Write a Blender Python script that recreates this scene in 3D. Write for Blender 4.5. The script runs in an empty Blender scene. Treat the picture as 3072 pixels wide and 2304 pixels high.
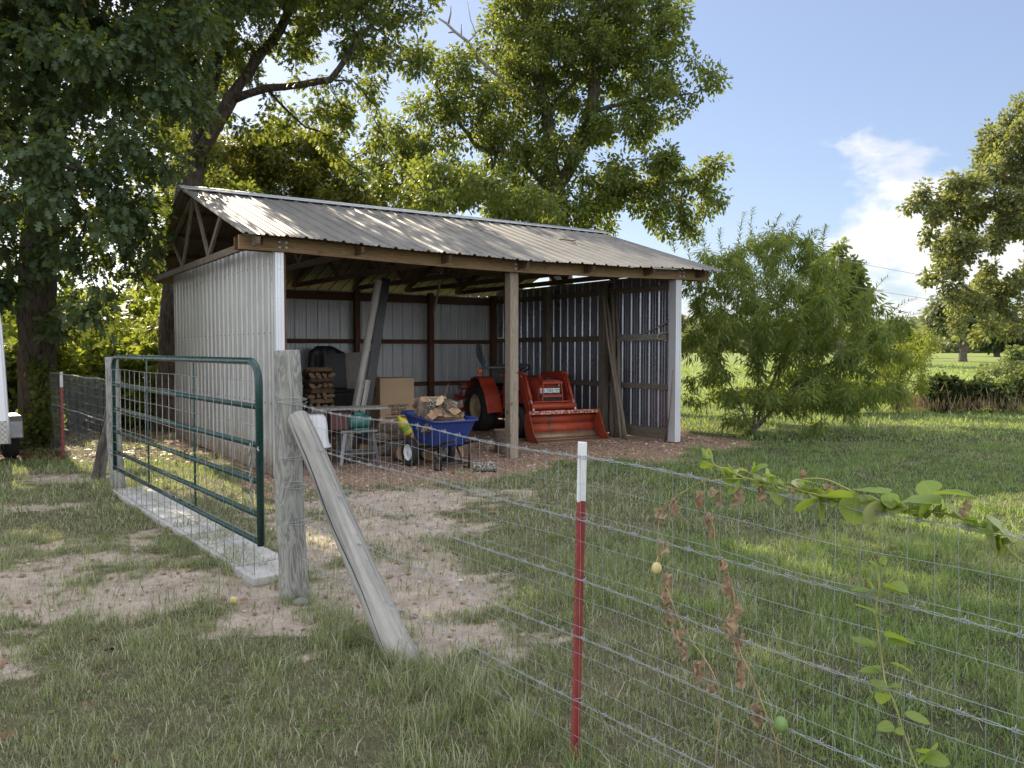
import bpy, math, random
import numpy as np
from mathutils import Vector, Matrix
random.seed(7); rng = np.random.default_rng(7)
C = bpy.context.scene.collection
R = math.radians

# ------------------------------------------------------------------ camera, sky, sun, exposure
CZ, FPX, PITCH = 1.65, 2400.0, .0434
cam = bpy.data.cameras.new('camera'); cam.sensor_width = 36; cam.lens = FPX / 3072 * 36
cam.clip_start = .05; cam.clip_end = 4000
co = bpy.data.objects.new('camera', cam); C.objects.link(co)
co.location = (0, 0, CZ); co.rotation_euler = (math.pi / 2 - PITCH, 0, 0)
bpy.context.scene.camera = co
SUN_AZ, SUN_EL = R(-33.0), R(29.5)            # azimuth from +Y, clockwise positive
SUN_DIR = Vector((math.sin(SUN_AZ) * math.cos(SUN_EL), math.cos(SUN_AZ) * math.cos(SUN_EL), math.sin(SUN_EL)))
W = bpy.data.worlds.new('World'); bpy.context.scene.world = W; W.use_nodes = True
nt = W.node_tree; nt.nodes.clear()
def wn(t, **k):
    n = nt.nodes.new(t)
    for a, b in k.items(): setattr(n, a, b)
    return n
sky = wn('ShaderNodeTexSky', sky_type='NISHITA', sun_disc=False, sun_elevation=SUN_EL, sun_rotation=SUN_AZ,
         air_density=1.0, dust_density=.6, ozone_density=1.6)
bg = wn('ShaderNodeBackground'); bg.inputs[1].default_value = .15
wo = wn('ShaderNodeOutputWorld')
# clouds: white puffs low in the sky to the right, fixed in world directions
tc = wn('ShaderNodeTexCoord')
mp = wn('ShaderNodeMapping'); mp.inputs['Scale'].default_value = (1, 1, 1.9); mp.inputs['Location'].default_value = (4.4, .3, 1.7)
no = wn('ShaderNodeTexNoise'); no.inputs['Scale'].default_value = 6.5; no.inputs['Detail'].default_value = 9; no.inputs['Roughness'].default_value = .58
az, el = R(27.5), R(5.0)
dt = wn('ShaderNodeVectorMath', operation='DISTANCE'); dt.inputs[1].default_value = (math.sin(az) * math.cos(el), math.cos(az) * math.cos(el), math.sin(el))
mr = wn('ShaderNodeMapRange'); mr.inputs[1].default_value = .30; mr.inputs[2].default_value = .05; mr.inputs[3].default_value = -.28; mr.inputs[4].default_value = .12
ad = wn('ShaderNodeMath', operation='ADD')
cr = wn('ShaderNodeMapRange', interpolation_type='SMOOTHSTEP'); cr.inputs[1].default_value = .50; cr.inputs[2].default_value = .66
mx = wn('ShaderNodeMixRGB'); mx.inputs[2].default_value = (3.6, 3.55, 3.6, 1)
L = nt.links.new
L(tc.outputs['Generated'], mp.inputs[0]); L(mp.outputs[0], no.inputs['Vector']); L(tc.outputs['Generated'], dt.inputs[0])
L(dt.outputs['Value'], mr.inputs[0]); L(no.outputs['Fac'], ad.inputs[0]); L(mr.outputs[0], ad.inputs[1]); L(ad.outputs[0], cr.inputs[0])
# thin high veil over the clear sky, and added broken bright cloud, unseen overhead and behind the viewer, for fill light
ve = wn('ShaderNodeMixRGB'); ve.inputs[0].default_value = .70; ve.inputs[2].default_value = (1.02, 1.19, 1.80, 1)
L(sky.outputs[0], ve.inputs[1])
se = wn('ShaderNodeSeparateXYZ'); L(tc.outputs['Generated'], se.inputs[0])
m1 = wn('ShaderNodeMapRange', interpolation_type='SMOOTHSTEP'); L(se.outputs['Z'], m1.inputs[0]); m1.inputs[1].default_value = .55; m1.inputs[2].default_value = .75
m2 = wn('ShaderNodeMapRange', interpolation_type='SMOOTHSTEP'); L(se.outputs['Y'], m2.inputs[0]); m2.inputs[1].default_value = .25; m2.inputs[2].default_value = -.1
mm = wn('ShaderNodeMath', operation='MAXIMUM'); L(m1.outputs[0], mm.inputs[0]); L(m2.outputs[0], mm.inputs[1])
n2 = wn('ShaderNodeTexNoise'); n2.inputs['Scale'].default_value = 2.6; n2.inputs['Detail'].default_value = 6; L(mp.outputs[0], n2.inputs['Vector'])
c2 = wn('ShaderNodeMapRange', interpolation_type='SMOOTHSTEP'); L(n2.outputs['Fac'], c2.inputs[0]); c2.inputs[1].default_value = .34; c2.inputs[2].default_value = .52
mu = wn('ShaderNodeMath', operation='MULTIPLY'); L(mm.outputs[0], mu.inputs[0]); L(c2.outputs[0], mu.inputs[1])
oc = wn('ShaderNodeMixRGB'); oc.inputs[2].default_value = (5.9, 6.0, 6.3, 1)
L(mu.outputs[0], oc.inputs[0]); L(ve.outputs[0], oc.inputs[1])
n3 = wn('ShaderNodeTexNoise'); n3.inputs['Scale'].default_value = 14; n3.inputs['Detail'].default_value = 6; L(mp.outputs[0], n3.inputs['Vector'])
cs = wn('ShaderNodeValToRGB'); cs.color_ramp.elements[0].position = .38; cs.color_ramp.elements[0].color = (2.8, 2.95, 3.3, 1); cs.color_ramp.elements[1].position = .60; cs.color_ramp.elements[1].color = (4.1, 4.05, 4.05, 1)
L(n3.outputs['Fac'], cs.inputs[0]); L(cs.outputs[0], mx.inputs[2])
L(cr.outputs[0], mx.inputs[0]); L(oc.outputs[0], mx.inputs[1]); L(mx.outputs[0], bg.inputs[0]); L(bg.outputs[0], wo.inputs[0])
sl = bpy.data.lights.new('sun', 'SUN'); sl.energy = 5.0; sl.angle = R(.55); sl.color = (1, .86, .64)
so = bpy.data.objects.new('sun', sl); C.objects.link(so)
so.rotation_euler = SUN_DIR.to_track_quat('Z', 'Y').to_euler(); so.location = (-20, 30, 30)
vs = bpy.context.scene.view_settings
vs.view_transform = 'Standard'; vs.look = 'None'; vs.gamma = 1; vs.use_curve_mapping = False; vs.exposure = 1.05

# ------------------------------------------------------------------ pixel -> world helpers (photo is 3072 x 2304)
_c, _s = math.cos(PITCH), math.sin(PITCH)
def ray(px, py):
    X = (px - 1536) / FPX; U = -(py - 1152) / FPX
    return np.array([X, _c + _s * U, -_s + _c * U])
def P(px, py, d):                                   # point seen at px,py lying d metres ahead
    r = ray(px, py); return np.array([0, 0, CZ]) + r * (d / r[1])
def G(px, py, z=0.):                                # point of the ground seen at px,py
    r = ray(px, py); return np.array([0, 0, CZ]) + r * ((z - CZ) / r[2])
FP, FU = np.array([-1.468, 5.315]), np.array([.617, -.787])      # fence line through the gate post
FN = np.array([.787, .617])
def F(px, py, off=0.):                              # point on the fence plane (off metres behind it)
    r = ray(px, py); t = (FP @ FN + off) / (r[:2] @ FN); return np.array([0, 0, CZ]) + r * t
def fl(t, z, off=0.): q = FP + FU * t + FN * off; return (q[0], q[1], z)

# ------------------------------------------------------------------ mesh builder
class MB:
    def __init__(s): s.v = []; s.f = []; s.uv = []; s.mi = []; s.sm = []
    def add(s, verts, faces, uvs=None, mat=0, smooth=False):
        b = len(s.v); s.v += [tuple(map(float, p)) for p in verts]
        for i, f in enumerate(faces):
            s.f.append(tuple(b + k for k in f)); s.mi.append(mat); s.sm.append(smooth)
            s.uv.append(uvs[i] if uvs else [(0, 0)] * len(f))
        return s
    def box(s, c, size, M=None, mat=0):
        x, y, z = [k / 2 for k in size]; c = Vector(c)
        vv = [Vector((i * x, j * y, k * z)) for i in (-1, 1) for j in (-1, 1) for k in (-1, 1)]
        fc = [(0, 1, 3, 2), (4, 6, 7, 5), (0, 4, 5, 1), (2, 3, 7, 6), (0, 2, 6, 4), (1, 5, 7, 3)]
        ax = [0, 0, 1, 1, 2, 2]; lng = max(range(3), key=lambda k: size[k]); uvs = []; o = random.random() * 20
        for f, a in zip(fc, ax):
            ot = [k for k in range(3) if k != a]
            if lng in ot: u = lng; w = [k for k in ot if k != lng][0]
            else: u, w = ot
            uvs.append([(vv[i][u] + o, vv[i][w] + o * .37 + a * .13) for i in f])
        if M is not None: vv = [M @ v for v in vv]
        return s.add([v + c for v in vv], fc, uvs, mat)
    def bar(s, p0, p1, w, h, up=(0, 0, 1), mat=0):
        p0, p1 = Vector(p0), Vector(p1); d = p1 - p0; x = d.normalized(); u = Vector(up)
        y = u.cross(x)
        if y.length < 1e-4: y = Vector((0, 1, 0)).cross(x)
        y.normalize(); z = x.cross(y)
        M = Matrix((x, y, z)).transposed()
        return s.box((p0 + p1) / 2, (d.length, w, h), M, mat)
    def tube(s, pts, r, n=8, cap=True, mat=0, smooth=True, closed=False):
        pts = [Vector(p) for p in pts]; m = len(pts); rr = [r] * m if np.isscalar(r) else list(r)
        t0 = (pts[1] - pts[0]).normalized(); u = t0.orthogonal().normalized(); V = []; o = random.random() * 9; ln = 0; lens = []
        for i, p in enumerate(pts):
            if closed: t = (pts[(i + 1) % m] - pts[i - 1]).normalized()
            else: t = (pts[min(i + 1, m - 1)] - pts[max(i - 1, 0)]).normalized()
            u = (u - t * u.dot(t)).normalized(); w = t.cross(u)
            if i: ln += (p - pts[i - 1]).length
            lens.append(ln)
            for k in range(n):
                a = 2 * math.pi * k / n; V.append(p + (u * math.cos(a) + w * math.sin(a)) * rr[i])
        fc = []; uvs = []; rm = max(rr); ring = m if closed else m - 1
        for i in range(ring):
            j = (i + 1) % m
            for k in range(n):
                k2 = (k + 1) % n; fc.append((i * n + k, i * n + k2, j * n + k2, j * n + k))
                a0 = o + k / n * 6.28 * rm; a1 = o + (k + 1) / n * 6.28 * rm
                l1 = lens[j] if j else ln + .1
                uvs.append([(lens[i] + o, a0), (lens[i] + o, a1), (l1 + o, a1), (l1 + o, a0)])
        s.add(V, fc, uvs, mat, smooth)
        if cap and not closed:
            b = len(s.v) - len(V)
            for i, rev in ((0, 1), (m - 1, 0)):
                f = [b + i * n + k for k in range(n)]
                s.f.append(tuple(f[::-1] if rev else f)); s.mi.append(mat); s.sm.append(False)
                s.uv.append([(math.cos(6.28 * k / n) * rr[i] + o, math.sin(6.28 * k / n) * rr[i] + o) for k in range(n)])
        return s
    def lathe(s, prof, n=24, M=None, mat=0, smooth=True):       # prof: (r, z) list turned about Z
        V = []; fc = []; m = len(prof)
        for r_, z_ in prof:
            for k in range(n):
                a = 2 * math.pi * k / n; V.append(Vector((r_ * math.cos(a), r_ * math.sin(a), z_)))
        if M is not None: V = [M @ v for v in V]
        for i in range(m - 1):
            for k in range(n):
                k2 = (k + 1) % n; fc.append((i * n + k, i * n + k2, (i + 1) * n + k2, (i + 1) * n + k))
        return s.add(V, fc, None, mat, smooth)
    def prism(s, poly, t, M=None, mat=0, smooth=False):          # 2D polygon in XY, extruded +-t/2 along Z
        n = len(poly); V = [Vector((x, y, z)) for z in (-t / 2, t / 2) for x, y in poly]
        if M is not None: V = [M @ v for v in V]
        fc = [tuple(range(n))[::-1], tuple(range(n, 2 * n))] + [(i, (i + 1) % n, n + (i + 1) % n, n + i) for i in range(n)]
        uvs = [[poly[i] for i in f] if len(f) == n and k < 2 else [(0, 0), (.1, 0), (.1, t), (0, t)] for k, f in enumerate([tuple(range(n))[::-1], tuple(range(n))])]
        uvs += [[(poly[i][0], 0), (poly[(i + 1) % n][0], 0), (poly[(i + 1) % n][0], t), (poly[i][0], t)] for i in range(n)]
        return s.add(V, fc, uvs, mat, smooth)
    def sheet(s, fn, nu, nv, mat=0, smooth=True, uvf=None):
        V = [fn(i / nu, j / nv) for i in range(nu + 1) for j in range(nv + 1)]; fc = []; uvs = []
        uf = uvf or (lambda a, b: (a, b))
        for i in range(nu):
            for j in range(nv):
                fc.append((i * (nv + 1) + j, (i + 1) * (nv + 1) + j, (i + 1) * (nv + 1) + j + 1, i * (nv + 1) + j + 1))
                uvs.append([uf(i / nu, j / nv), uf((i + 1) / nu, j / nv), uf((i + 1) / nu, (j + 1) / nv), uf(i / nu, (j + 1) / nv)])
        return s.add(V, fc, uvs, mat, smooth)
    def ball(s, c, r, n=10, m=6, sc=(1, 1, 1), mat=0):
        c = Vector(c); V = [c + Vector((0, 0, r * sc[2]))]; fc = []
        for i in range(1, m):
            th = math.pi * i / m
            for k in range(n):
                a = 2 * math.pi * k / n
                V.append(c + Vector((r * sc[0] * math.sin(th) * math.cos(a), r * sc[1] * math.sin(th) * math.sin(a), r * sc[2] * math.cos(th))))
        V.append(c - Vector((0, 0, r * sc[2]))); e = len(V) - 1
        for k in range(n):
            fc.append((0, 1 + k, 1 + (k + 1) % n)); fc.append((e, 1 + (m - 2) * n + (k + 1) % n, 1 + (m - 2) * n + k))
        for i in range(m - 2):
            for k in range(n):
                a, b = 1 + i * n + k, 1 + i * n + (k + 1) % n; fc.append((a, a + n, b + n, b))
        return s.add(V, fc, None, mat, True)
    def xf(s, M):
        s.v = [tuple(M @ Vector(p)) for p in s.v]; return s
    def mesh(s, name, mats):
        me = bpy.data.meshes.new(name); me.from_pydata(s.v, [], s.f)
        for m in (mats if isinstance(mats, (list, tuple)) else [mats]): me.materials.append(m)
        me.polygons.foreach_set('material_index', s.mi); me.polygons.foreach_set('use_smooth', s.sm)
        ul = me.uv_layers.new(name='UVMap'); ul.data.foreach_set('uv', [c for f in s.uv for p in f for c in p])
        me.update(); return me
    def build(s, name, mats, parent=None, bevel=0, loc=None, rz=0, solid=0):
        o = bpy.data.objects.new(name, s.mesh(name, mats)); C.objects.link(o)
        if parent: o.parent = parent
        if loc is not None: o.location = loc
        if rz: o.rotation_euler.z = rz
        if solid:
            m = o.modifiers.new('thick', 'SOLIDIFY'); m.thickness = solid; m.offset = 0
        if bevel:
            m = o.modifiers.new('bevel', 'BEVEL'); m.width = bevel; m.segments = 2; m.limit_method = 'ANGLE'; m.angle_limit = R(40)
        return o
def tag(o, label=None, cat=None, group=None, kind=None):
    if label: o['label'] = label
    if cat: o['category'] = cat
    if group: o['group'] = group
    if kind: o['kind'] = kind
    return o
def thing(name, label, cat, loc=(0, 0, 0), rz=0, group=None):
    o = bpy.data.objects.new(name, None); o.empty_display_size = .2; C.objects.link(o)
    o.location = loc; o.rotation_euler = (0, 0, rz); return tag(o, label, cat, group)
def dup(src, parent=None, loc=None, rot=None, label=None):
    r = src.copy(); C.objects.link(r)
    if parent: r.parent = parent
    if loc is not None: r.location = loc
    if rot is not None: r.rotation_euler = rot
    if label: r['label'] = label
    for ch in list(src.children): dup(ch, r)
    return r

# ------------------------------------------------------------------ materials
def lin(h):
    h = h.lstrip('#'); c = [int(h[i:i + 2], 16) / 255 for i in (0, 2, 4)]
    return tuple((x / 12.92 if x <= .04045 else ((x + .055) / 1.055) ** 2.4) for x in c) + (1,)
class NT:
    def __init__(s, name):
        s.m = bpy.data.materials.new(name); s.m.use_nodes = True; s.t = s.m.node_tree; s.t.nodes.clear()
        s.out = s.n('ShaderNodeOutputMaterial'); s.b = s.n('ShaderNodeBsdfPrincipled'); s.l(s.b.outputs[0], s.out.inputs[0])
    def n(s, t, **k):
        n = s.t.nodes.new(t)
        for a, b in k.items():
            if a in n.inputs.keys(): n.inputs[a].default_value = b
            else: setattr(n, a, b)
        return n
    def l(s, a, b): s.t.links.new(a, b)
    def coord(s, kind='Object', scale=(1, 1, 1)):
        t = s.n('ShaderNodeTexCoord'); m = s.n('ShaderNodeMapping'); m.inputs['Scale'].default_value = scale
        s.l(t.outputs[kind], m.inputs[0]); return m.outputs[0]
    def noise(s, vec, scale, detail=5, rough=.55, dist=0):
        n = s.n('ShaderNodeTexNoise', Scale=scale, Detail=detail, Roughness=rough, Distortion=dist); s.l(vec, n.inputs['Vector']); return n.outputs['Fac']
    def ramp(s, fac, stops):
        r = s.n('ShaderNodeValToRGB'); e = r.color_ramp.elements
        e[0].position, e[0].color = stops[0]; e[1].position, e[1].color = stops[-1]
        for p, c in stops[1:-1]:
            k = e.new(p); k.color = c
        s.l(fac, r.inputs[0]); return r.outputs[0]
    def mix(s, fac, a, b, mode='MIX'):
        m = s.n('ShaderNodeMixRGB', blend_type=mode)
        for v, i in ((fac, 0), (a, 1), (b, 2)):
            if hasattr(v, 'is_output') or isinstance(v, bpy.types.NodeSocket): s.l(v, m.inputs[i])
            else: m.inputs[i].default_value = v
        return m.outputs[0]
    def math(s, op, a, b=0., clamp=False):
        m = s.n('ShaderNodeMath', operation=op, use_clamp=clamp)
        for v, i in ((a, 0), (b, 1)):
            if isinstance(v, bpy.types.NodeSocket): s.l(v, m.inputs[i])
            else: m.inputs[i].default_value = v
        return m.outputs[0]
    def mrange(s, v, a, b, c=0., d=1.):
        m = s.n('ShaderNodeMapRange', interpolation_type='SMOOTHSTEP')
        s.l(v, m.inputs[0])
        for i, k in enumerate((a, b, c, d)): m.inputs[i + 1].default_value = k
        return m.outputs[0]
    def attr(s, name): return s.n('ShaderNodeAttribute', attribute_name=name)
    def set(s, **k):
        for a, b in k.items():
            a = a.replace('_', ' ')
            if isinstance(b, bpy.types.NodeSocket): s.l(b, s.b.inputs[a])
            else: s.b.inputs[a].default_value = b
        return s
    def bump(s, h, strength=.3, dist=.01):
        b = s.n('ShaderNodeBump', Strength=strength, Distance=dist); s.l(h, b.inputs['Height']); s.l(b.outputs[0], s.b.inputs['Normal']); return s
def c4(r, g, b): return (r, g, b, 1)

def wood(name, dark, mid, light, rough=.8, wavy=1.0, spots=0.):
    n = NT(name); u = n.coord('UV', (1, 1, 1))
    s1 = n.n('ShaderNodeMapping'); s1.inputs['Scale'].default_value = (2.2, 26, 1); n.l(u, s1.inputs[0])
    g = n.noise(s1.outputs[0], 3.0, 7, .62, .9 * wavy)
    s2 = n.n('ShaderNodeMapping'); s2.inputs['Scale'].default_value = (1.1, 7, 1); n.l(u, s2.inputs[0])
    g2 = n.noise(s2.outputs[0], 2.2, 3, .5, 1.5)
    s3 = n.n('ShaderNodeMapping'); s3.inputs['Scale'].default_value = (5, 160, 1); n.l(u, s3.inputs[0])
    g3 = n.noise(s3.outputs[0], 2.0, 2, .5)
    w = n.n('ShaderNodeTexWave', wave_type='BANDS', bands_direction='Y', Scale=.6, Distortion=6.0 * wavy, Detail=2.0)
    w.inputs['Detail Scale'].default_value = .6; n.l(s1.outputs[0], w.inputs['Vector'])
    h = n.math('ADD', n.math('MULTIPLY', g, .62), n.math('ADD', n.math('MULTIPLY', w.outputs['Fac'], .13), n.math('MULTIPLY', g2, .30)))
    col = n.ramp(h, [(.30, dark), (.52, mid), (.72, light)])
    col = n.mix(n.mrange(g3, .60, .72, 0, .55), col, tuple(x * .45 for x in dark[:3]) + (1,))
    if spots:
        k = n.noise(u, 5.0, 2, .5); col = n.mix(n.mrange(k, .68, .74, 0, spots), col, tuple(x * .4 for x in dark[:3]) + (1,))
    n.set(Base_Color=col, Roughness=rough).bump(n.math('ADD', h, g3), .35, .004); return n.m
def metal(name, base, metallic=.85, rough=.4, var=.12, scale=2.2, dirt=None, dirt_amt=.3):
    n = NT(name); o = n.coord('Object'); a = n.noise(o, scale, 6, .6); b = n.noise(o, scale * 9, 3, .6)
    k = n.math('ADD', n.math('MULTIPLY', a, .7), n.math('MULTIPLY', b, .3))
    col = n.ramp(k, [(.3, tuple(x * (1 - var) for x in base[:3]) + (1,)), (.7, tuple(min(1, x * (1 + var)) for x in base[:3]) + (1,))])
    if dirt:
        sv = n.n('ShaderNodeMapping'); sv.inputs['Scale'].default_value = (3, 3, .35); n.l(o, sv.inputs[0])
        d = n.noise(sv.outputs[0], 2.2, 5, .65); col = n.mix(n.mrange(d, .48, .75, 0, dirt_amt), col, dirt)
    rg = n.mrange(k, .3, .7, rough - .08, rough + .12)
    n.set(Base_Color=col, Metallic=metallic, Roughness=rg); return n.m
def plain(name, col, rough=.6, metallic=0., var=.15, scale=8., bump=.1):
    n = NT(name); o = n.coord('Object'); a = n.noise(o, scale, 5, .6)
    cc = n.ramp(a, [(.3, tuple(x * (1 - var) for x in col[:3]) + (1,)), (.7, tuple(min(1, x * (1 + var)) for x in col[:3]) + (1,))])
    n.set(Base_Color=cc, Roughness=rough, Metallic=metallic)
    if bump: n.bump(a, bump, .003)
    return n.m
def leafmat(name, lo, hi, trans, tw=.45, alt=None, alt_p=.97, rough=.5, veins=False):
    n = NT(name); r = n.attr('rnd').outputs['Fac']; o = n.coord('Object'); k = n.noise(o, .9, 3, .6)
    f = n.math('ADD', n.math('MULTIPLY', r, .55), n.math('MULTIPLY', n.mrange(k, .3, .7), .45))
    col = n.ramp(f, [(.1, lo), (.9, hi)])
    if alt: col = n.mix(n.mrange(r, alt_p, alt_p + .005), col, alt)
    if veins:
        sp_ = n.n('ShaderNodeSeparateXYZ'); n.l(n.coord('UV'), sp_.inputs[0]); av = n.math('ABSOLUTE', n.math('SUBTRACT', sp_.outputs['Y'], .5))
        w_ = n.math('SINE', n.math('MULTIPLY', n.math('SUBTRACT', n.math('MULTIPLY', sp_.outputs['X'], 9.), n.math('MULTIPLY', av, 5.)), 6.283))
        vm = n.math('MAXIMUM', n.mrange(w_, .72, .98), n.mrange(av, .05, .015)); col = n.mix(n.math('MULTIPLY', vm, .45), col, n.mix(.5, hi, c4(.6, .65, .35)))
        col = n.mix(n.mrange(av, .44, .5, 0, .4), col, c4(.5, .5, .2)); n.bump(vm, .4, .002)
    n.set(Base_Color=col, Roughness=rough); n.b.inputs['Specular IOR Level'].default_value = .35
    t = n.n('ShaderNodeBsdfTranslucent'); tcol = n.mix(.5, n.mix(1., col, trans, 'MULTIPLY'), trans); n.l(tcol, t.inputs[0])
    m = n.n('ShaderNodeMixShader'); m.inputs[0].default_value = tw; n.l(n.b.outputs[0], m.inputs[1]); n.l(t.outputs[0], m.inputs[2]); n.l(m.outputs[0], n.out.inputs[0])
    return n.m
M = {}
M['lumber'] = wood('aged brown lumber', c4(.04, .022, .012), c4(.095, .055, .03), c4(.16, .10, .052), spots=.4)
M['beamwood'] = wood('treated beam wood', c4(.11, .065, .03), c4(.25, .165, .08), c4(.36, .26, .14), spots=.5)
M['darkwood'] = wood('dark red brown lumber', c4(.05, .022, .012), c4(.12, .055, .03), c4(.19, .095, .05))
def cathedral(name, dark, mid, light, freq=34., tint=None, ux=1.5, rw=.32):
    n = NT(name); u = n.coord('UV', (1, 1, 1))
    def sc(x, y): q = n.n('ShaderNodeMapping'); q.inputs['Scale'].default_value = (x, y, 1); n.l(u, q.inputs[0]); return q.outputs[0]
    a = n.noise(sc(ux, 6.5), 1.6, 3, .5, 1.1); ring = n.math('ADD', n.math('MULTIPLY', n.math('SINE', n.math('MULTIPLY', a, freq)), .5), .5)
    fine = n.noise(sc(6, 150), 2.0, 3, .6); big = n.noise(sc(.8, 3), 2.0, 4, .6)
    h = n.math('ADD', n.math('MULTIPLY', ring, rw), n.math('ADD', n.math('MULTIPLY', fine, .36), n.math('MULTIPLY', big, .36)))
    col = n.ramp(h, [(.28, dark), (.52, mid), (.76, light)]); crk = n.noise(sc(.7, 60), 2.2, 2, .5)
    col = n.mix(n.mrange(crk, .66, .74, 0, .75), col, tuple(x * .35 for x in dark[:3]) + (1,))
    if tint: col = n.mix(n.mrange(big, .5, .7, 0, .6), col, tint)
    n.set(Base_Color=col, Roughness=.85).bump(h, .45, .006); return n.m
M['greywood'] = cathedral('weathered grey wood', c4(.13, .13, .115), c4(.27, .27, .245), c4(.42, .415, .38), 40., c4(.25, .26, .22), 1.7, .24)
M['bracewood'] = cathedral('weathered brace wood', c4(.14, .13, .12), c4(.29, .28, .255), c4(.46, .44, .40), 16., None, .35, .2)
M['oldbracewood'] = cathedral('dark brace wood', c4(.06, .055, .05), c4(.13, .12, .11), c4(.22, .205, .185), 20.)
M['postwood'] = wood('weathered center post wood', c4(.12, .095, .065), c4(.27, .22, .165), c4(.42, .36, .29), spots=.7)
M['polebark'] = wood('old pole wood', c4(.07, .055, .04), c4(.16, .13, .10), c4(.27, .23, .18))
M['endgrain'] = plain('split wood face', c4(.30, .195, .115), .85, 0, .35, 14)
M['paleendgrain'] = plain('pale split wood face', c4(.46, .33, .20), .85, 0, .35, 14)
M['logbark'] = plain('log bark', c4(.13, .10, .075), .95, 0, .6, 30, .6)
def speck(name, a, b, scale, t0=.48, t1=.56, rough=.9):
    n = NT(name); o = n.coord('Object'); k = n.noise(o, scale, 4, .65); n.set(Base_Color=n.ramp(k, [(t0, a), (t1, b)]), Roughness=rough).bump(k, .5, .01); return n.m
M['lichenbark'] = speck('lichen covered bark', c4(.05, .045, .035), c4(.36, .35, .31), 55)
def panelsteel(name, base, mud):
    m_ = metal(name, base, .6, .42, .10, 1.6, c4(.36, .33, .27), .18); t = m_.node_tree; bs = [k for k in t.nodes if k.type == 'BSDF_PRINCIPLED'][0]
    tc_ = t.nodes.new('ShaderNodeTexCoord'); sx = t.nodes.new('ShaderNodeSeparateXYZ'); t.links.new(tc_.outputs['Object'], sx.inputs[0])
    nz = t.nodes.new('ShaderNodeTexNoise'); nz.inputs['Scale'].default_value = 7; nz.inputs['Detail'].default_value = 6; t.links.new(tc_.outputs['Object'], nz.inputs['Vector'])
    ml = t.nodes.new('ShaderNodeMath'); ml.operation = 'MULTIPLY'; ml.inputs[1].default_value = .9; t.links.new(nz.outputs['Fac'], ml.inputs[0])
    sb = t.nodes.new('ShaderNodeMath'); sb.operation = 'SUBTRACT'; t.links.new(ml.outputs[0], sb.inputs[0]); t.links.new(sx.outputs['Z'], sb.inputs[1])
    mr_ = t.nodes.new('ShaderNodeMapRange'); mr_.inputs[1].default_value = -.05; mr_.inputs[2].default_value = .40; mr_.inputs[4].default_value = .75; t.links.new(sb.outputs[0], mr_.inputs[0])
    mxx = t.nodes.new('ShaderNodeMixRGB'); mxx.inputs[2].default_value = mud; src = bs.inputs['Base Color'].links[0].from_socket; t.links.new(mr_.outputs[0], mxx.inputs[0]); t.links.new(src, mxx.inputs[1]); t.links.new(mxx.outputs[0], bs.inputs['Base Color'])
    dn = t.nodes.new('ShaderNodeTexNoise'); dn.inputs['Scale'].default_value = 1.7; dn.inputs['Detail'].default_value = 3; t.links.new(tc_.outputs['Object'], dn.inputs['Vector'])
    bp = t.nodes.new('ShaderNodeBump'); bp.inputs['Strength'].default_value = .5; bp.inputs['Distance'].default_value = .05; t.links.new(dn.outputs['Fac'], bp.inputs['Height']); t.links.new(bp.outputs[0], bs.inputs['Normal']); return m_
M['wallsteel'] = panelsteel('galvanised wall sheet', c4(.46, .465, .455), c4(.24, .185, .14))
M['unused_wall'] = metal('galvanised wall sheet', c4(.46, .465, .455), .6, .42, .10, 1.6, c4(.36, .33, .27), .18)
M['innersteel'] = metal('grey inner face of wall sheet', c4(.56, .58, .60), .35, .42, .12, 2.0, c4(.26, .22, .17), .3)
M['roofsteel'] = metal('weathered roof sheet', c4(.185, .178, .17), .12, .5, .28, 1.2, c4(.15, .125, .10), .55)
M['trim'] = metal('bright trim steel', c4(.66, .69, .73), .35, .32, .02, .6)
M['shadedsteel'] = metal('shaded inner face of wall sheet', c4(.30, .32, .37), .8, .30, .10, 2.0)  # right wall: shade put into a darker copy of the inner face
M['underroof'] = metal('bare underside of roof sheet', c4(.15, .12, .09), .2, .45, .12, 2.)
M['ridge'] = metal('dull ridge cap steel', c4(.40, .42, .45), .5, .38, .06, 2.)
M['wire'] = metal('galvanised wire', c4(.40, .42, .44), .6, .42, .25, 20)
M['oldwire'] = metal('dull wire', c4(.36, .35, .34), .7, .5, .3, 20, c4(.25, .13, .07), .5)
M['gategreen'] = metal('dark green gate paint', c4(.006, .042, .038), .0, .25, .25, 6, c4(.12, .11, .09), .16)
M['tpostred'] = metal('t post red paint', c4(.29, .055, .05), .0, .55, .2, 18, c4(.17, .085, .06), .75)
M['tpostwhite'] = metal('t post white paint', c4(.80, .82, .82), .0, .45, .08, 18, c4(.35, .36, .36), .45)
M['orange'] = metal('tractor orange paint', c4(.35, .042, .018), .0, .5, .25, 4, c4(.22, .075, .035), .4)
M['bucket'] = metal('worn orange bucket paint', c4(.36, .058, .024), .0, .55, .4, 9, c4(.11, .065, .042), .9)
M['bucketsteel'] = metal('scoured bucket steel', c4(.30, .20, .135), .35, .5, .3, 6, c4(.16, .08, .045), .6)
def liptex():
    n = NT('chipped bucket lip'); o = n.coord('Object'); k = n.noise(o, 24, 4, .7)
    n.set(Base_Color=n.ramp(k, [(.42, c4(.10, .06, .045)), (.5, c4(.50, .13, .08)), (.6, c4(.62, .42, .34))]), Roughness=.6); return n.m
M['lip'] = liptex()
M['rubber'] = plain('black rubber', c4(.022, .022, .022), .8, 0, .4, 12)
M['blackplastic'] = plain('black plastic', c4(.022, .024, .024), .5, 0, .3, 5)
M['blacksteel'] = plain('black steel', c4(.03, .03, .032), .4, .4, .3, 6)
M['ropsgrey'] = plain('blue grey steel', c4(.13, .165, .19), .45, .3, .2, 6)
M['rimtan'] = plain('dusty tan rim', c4(.46, .36, .22), .6, .1, .25, 8)
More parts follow.
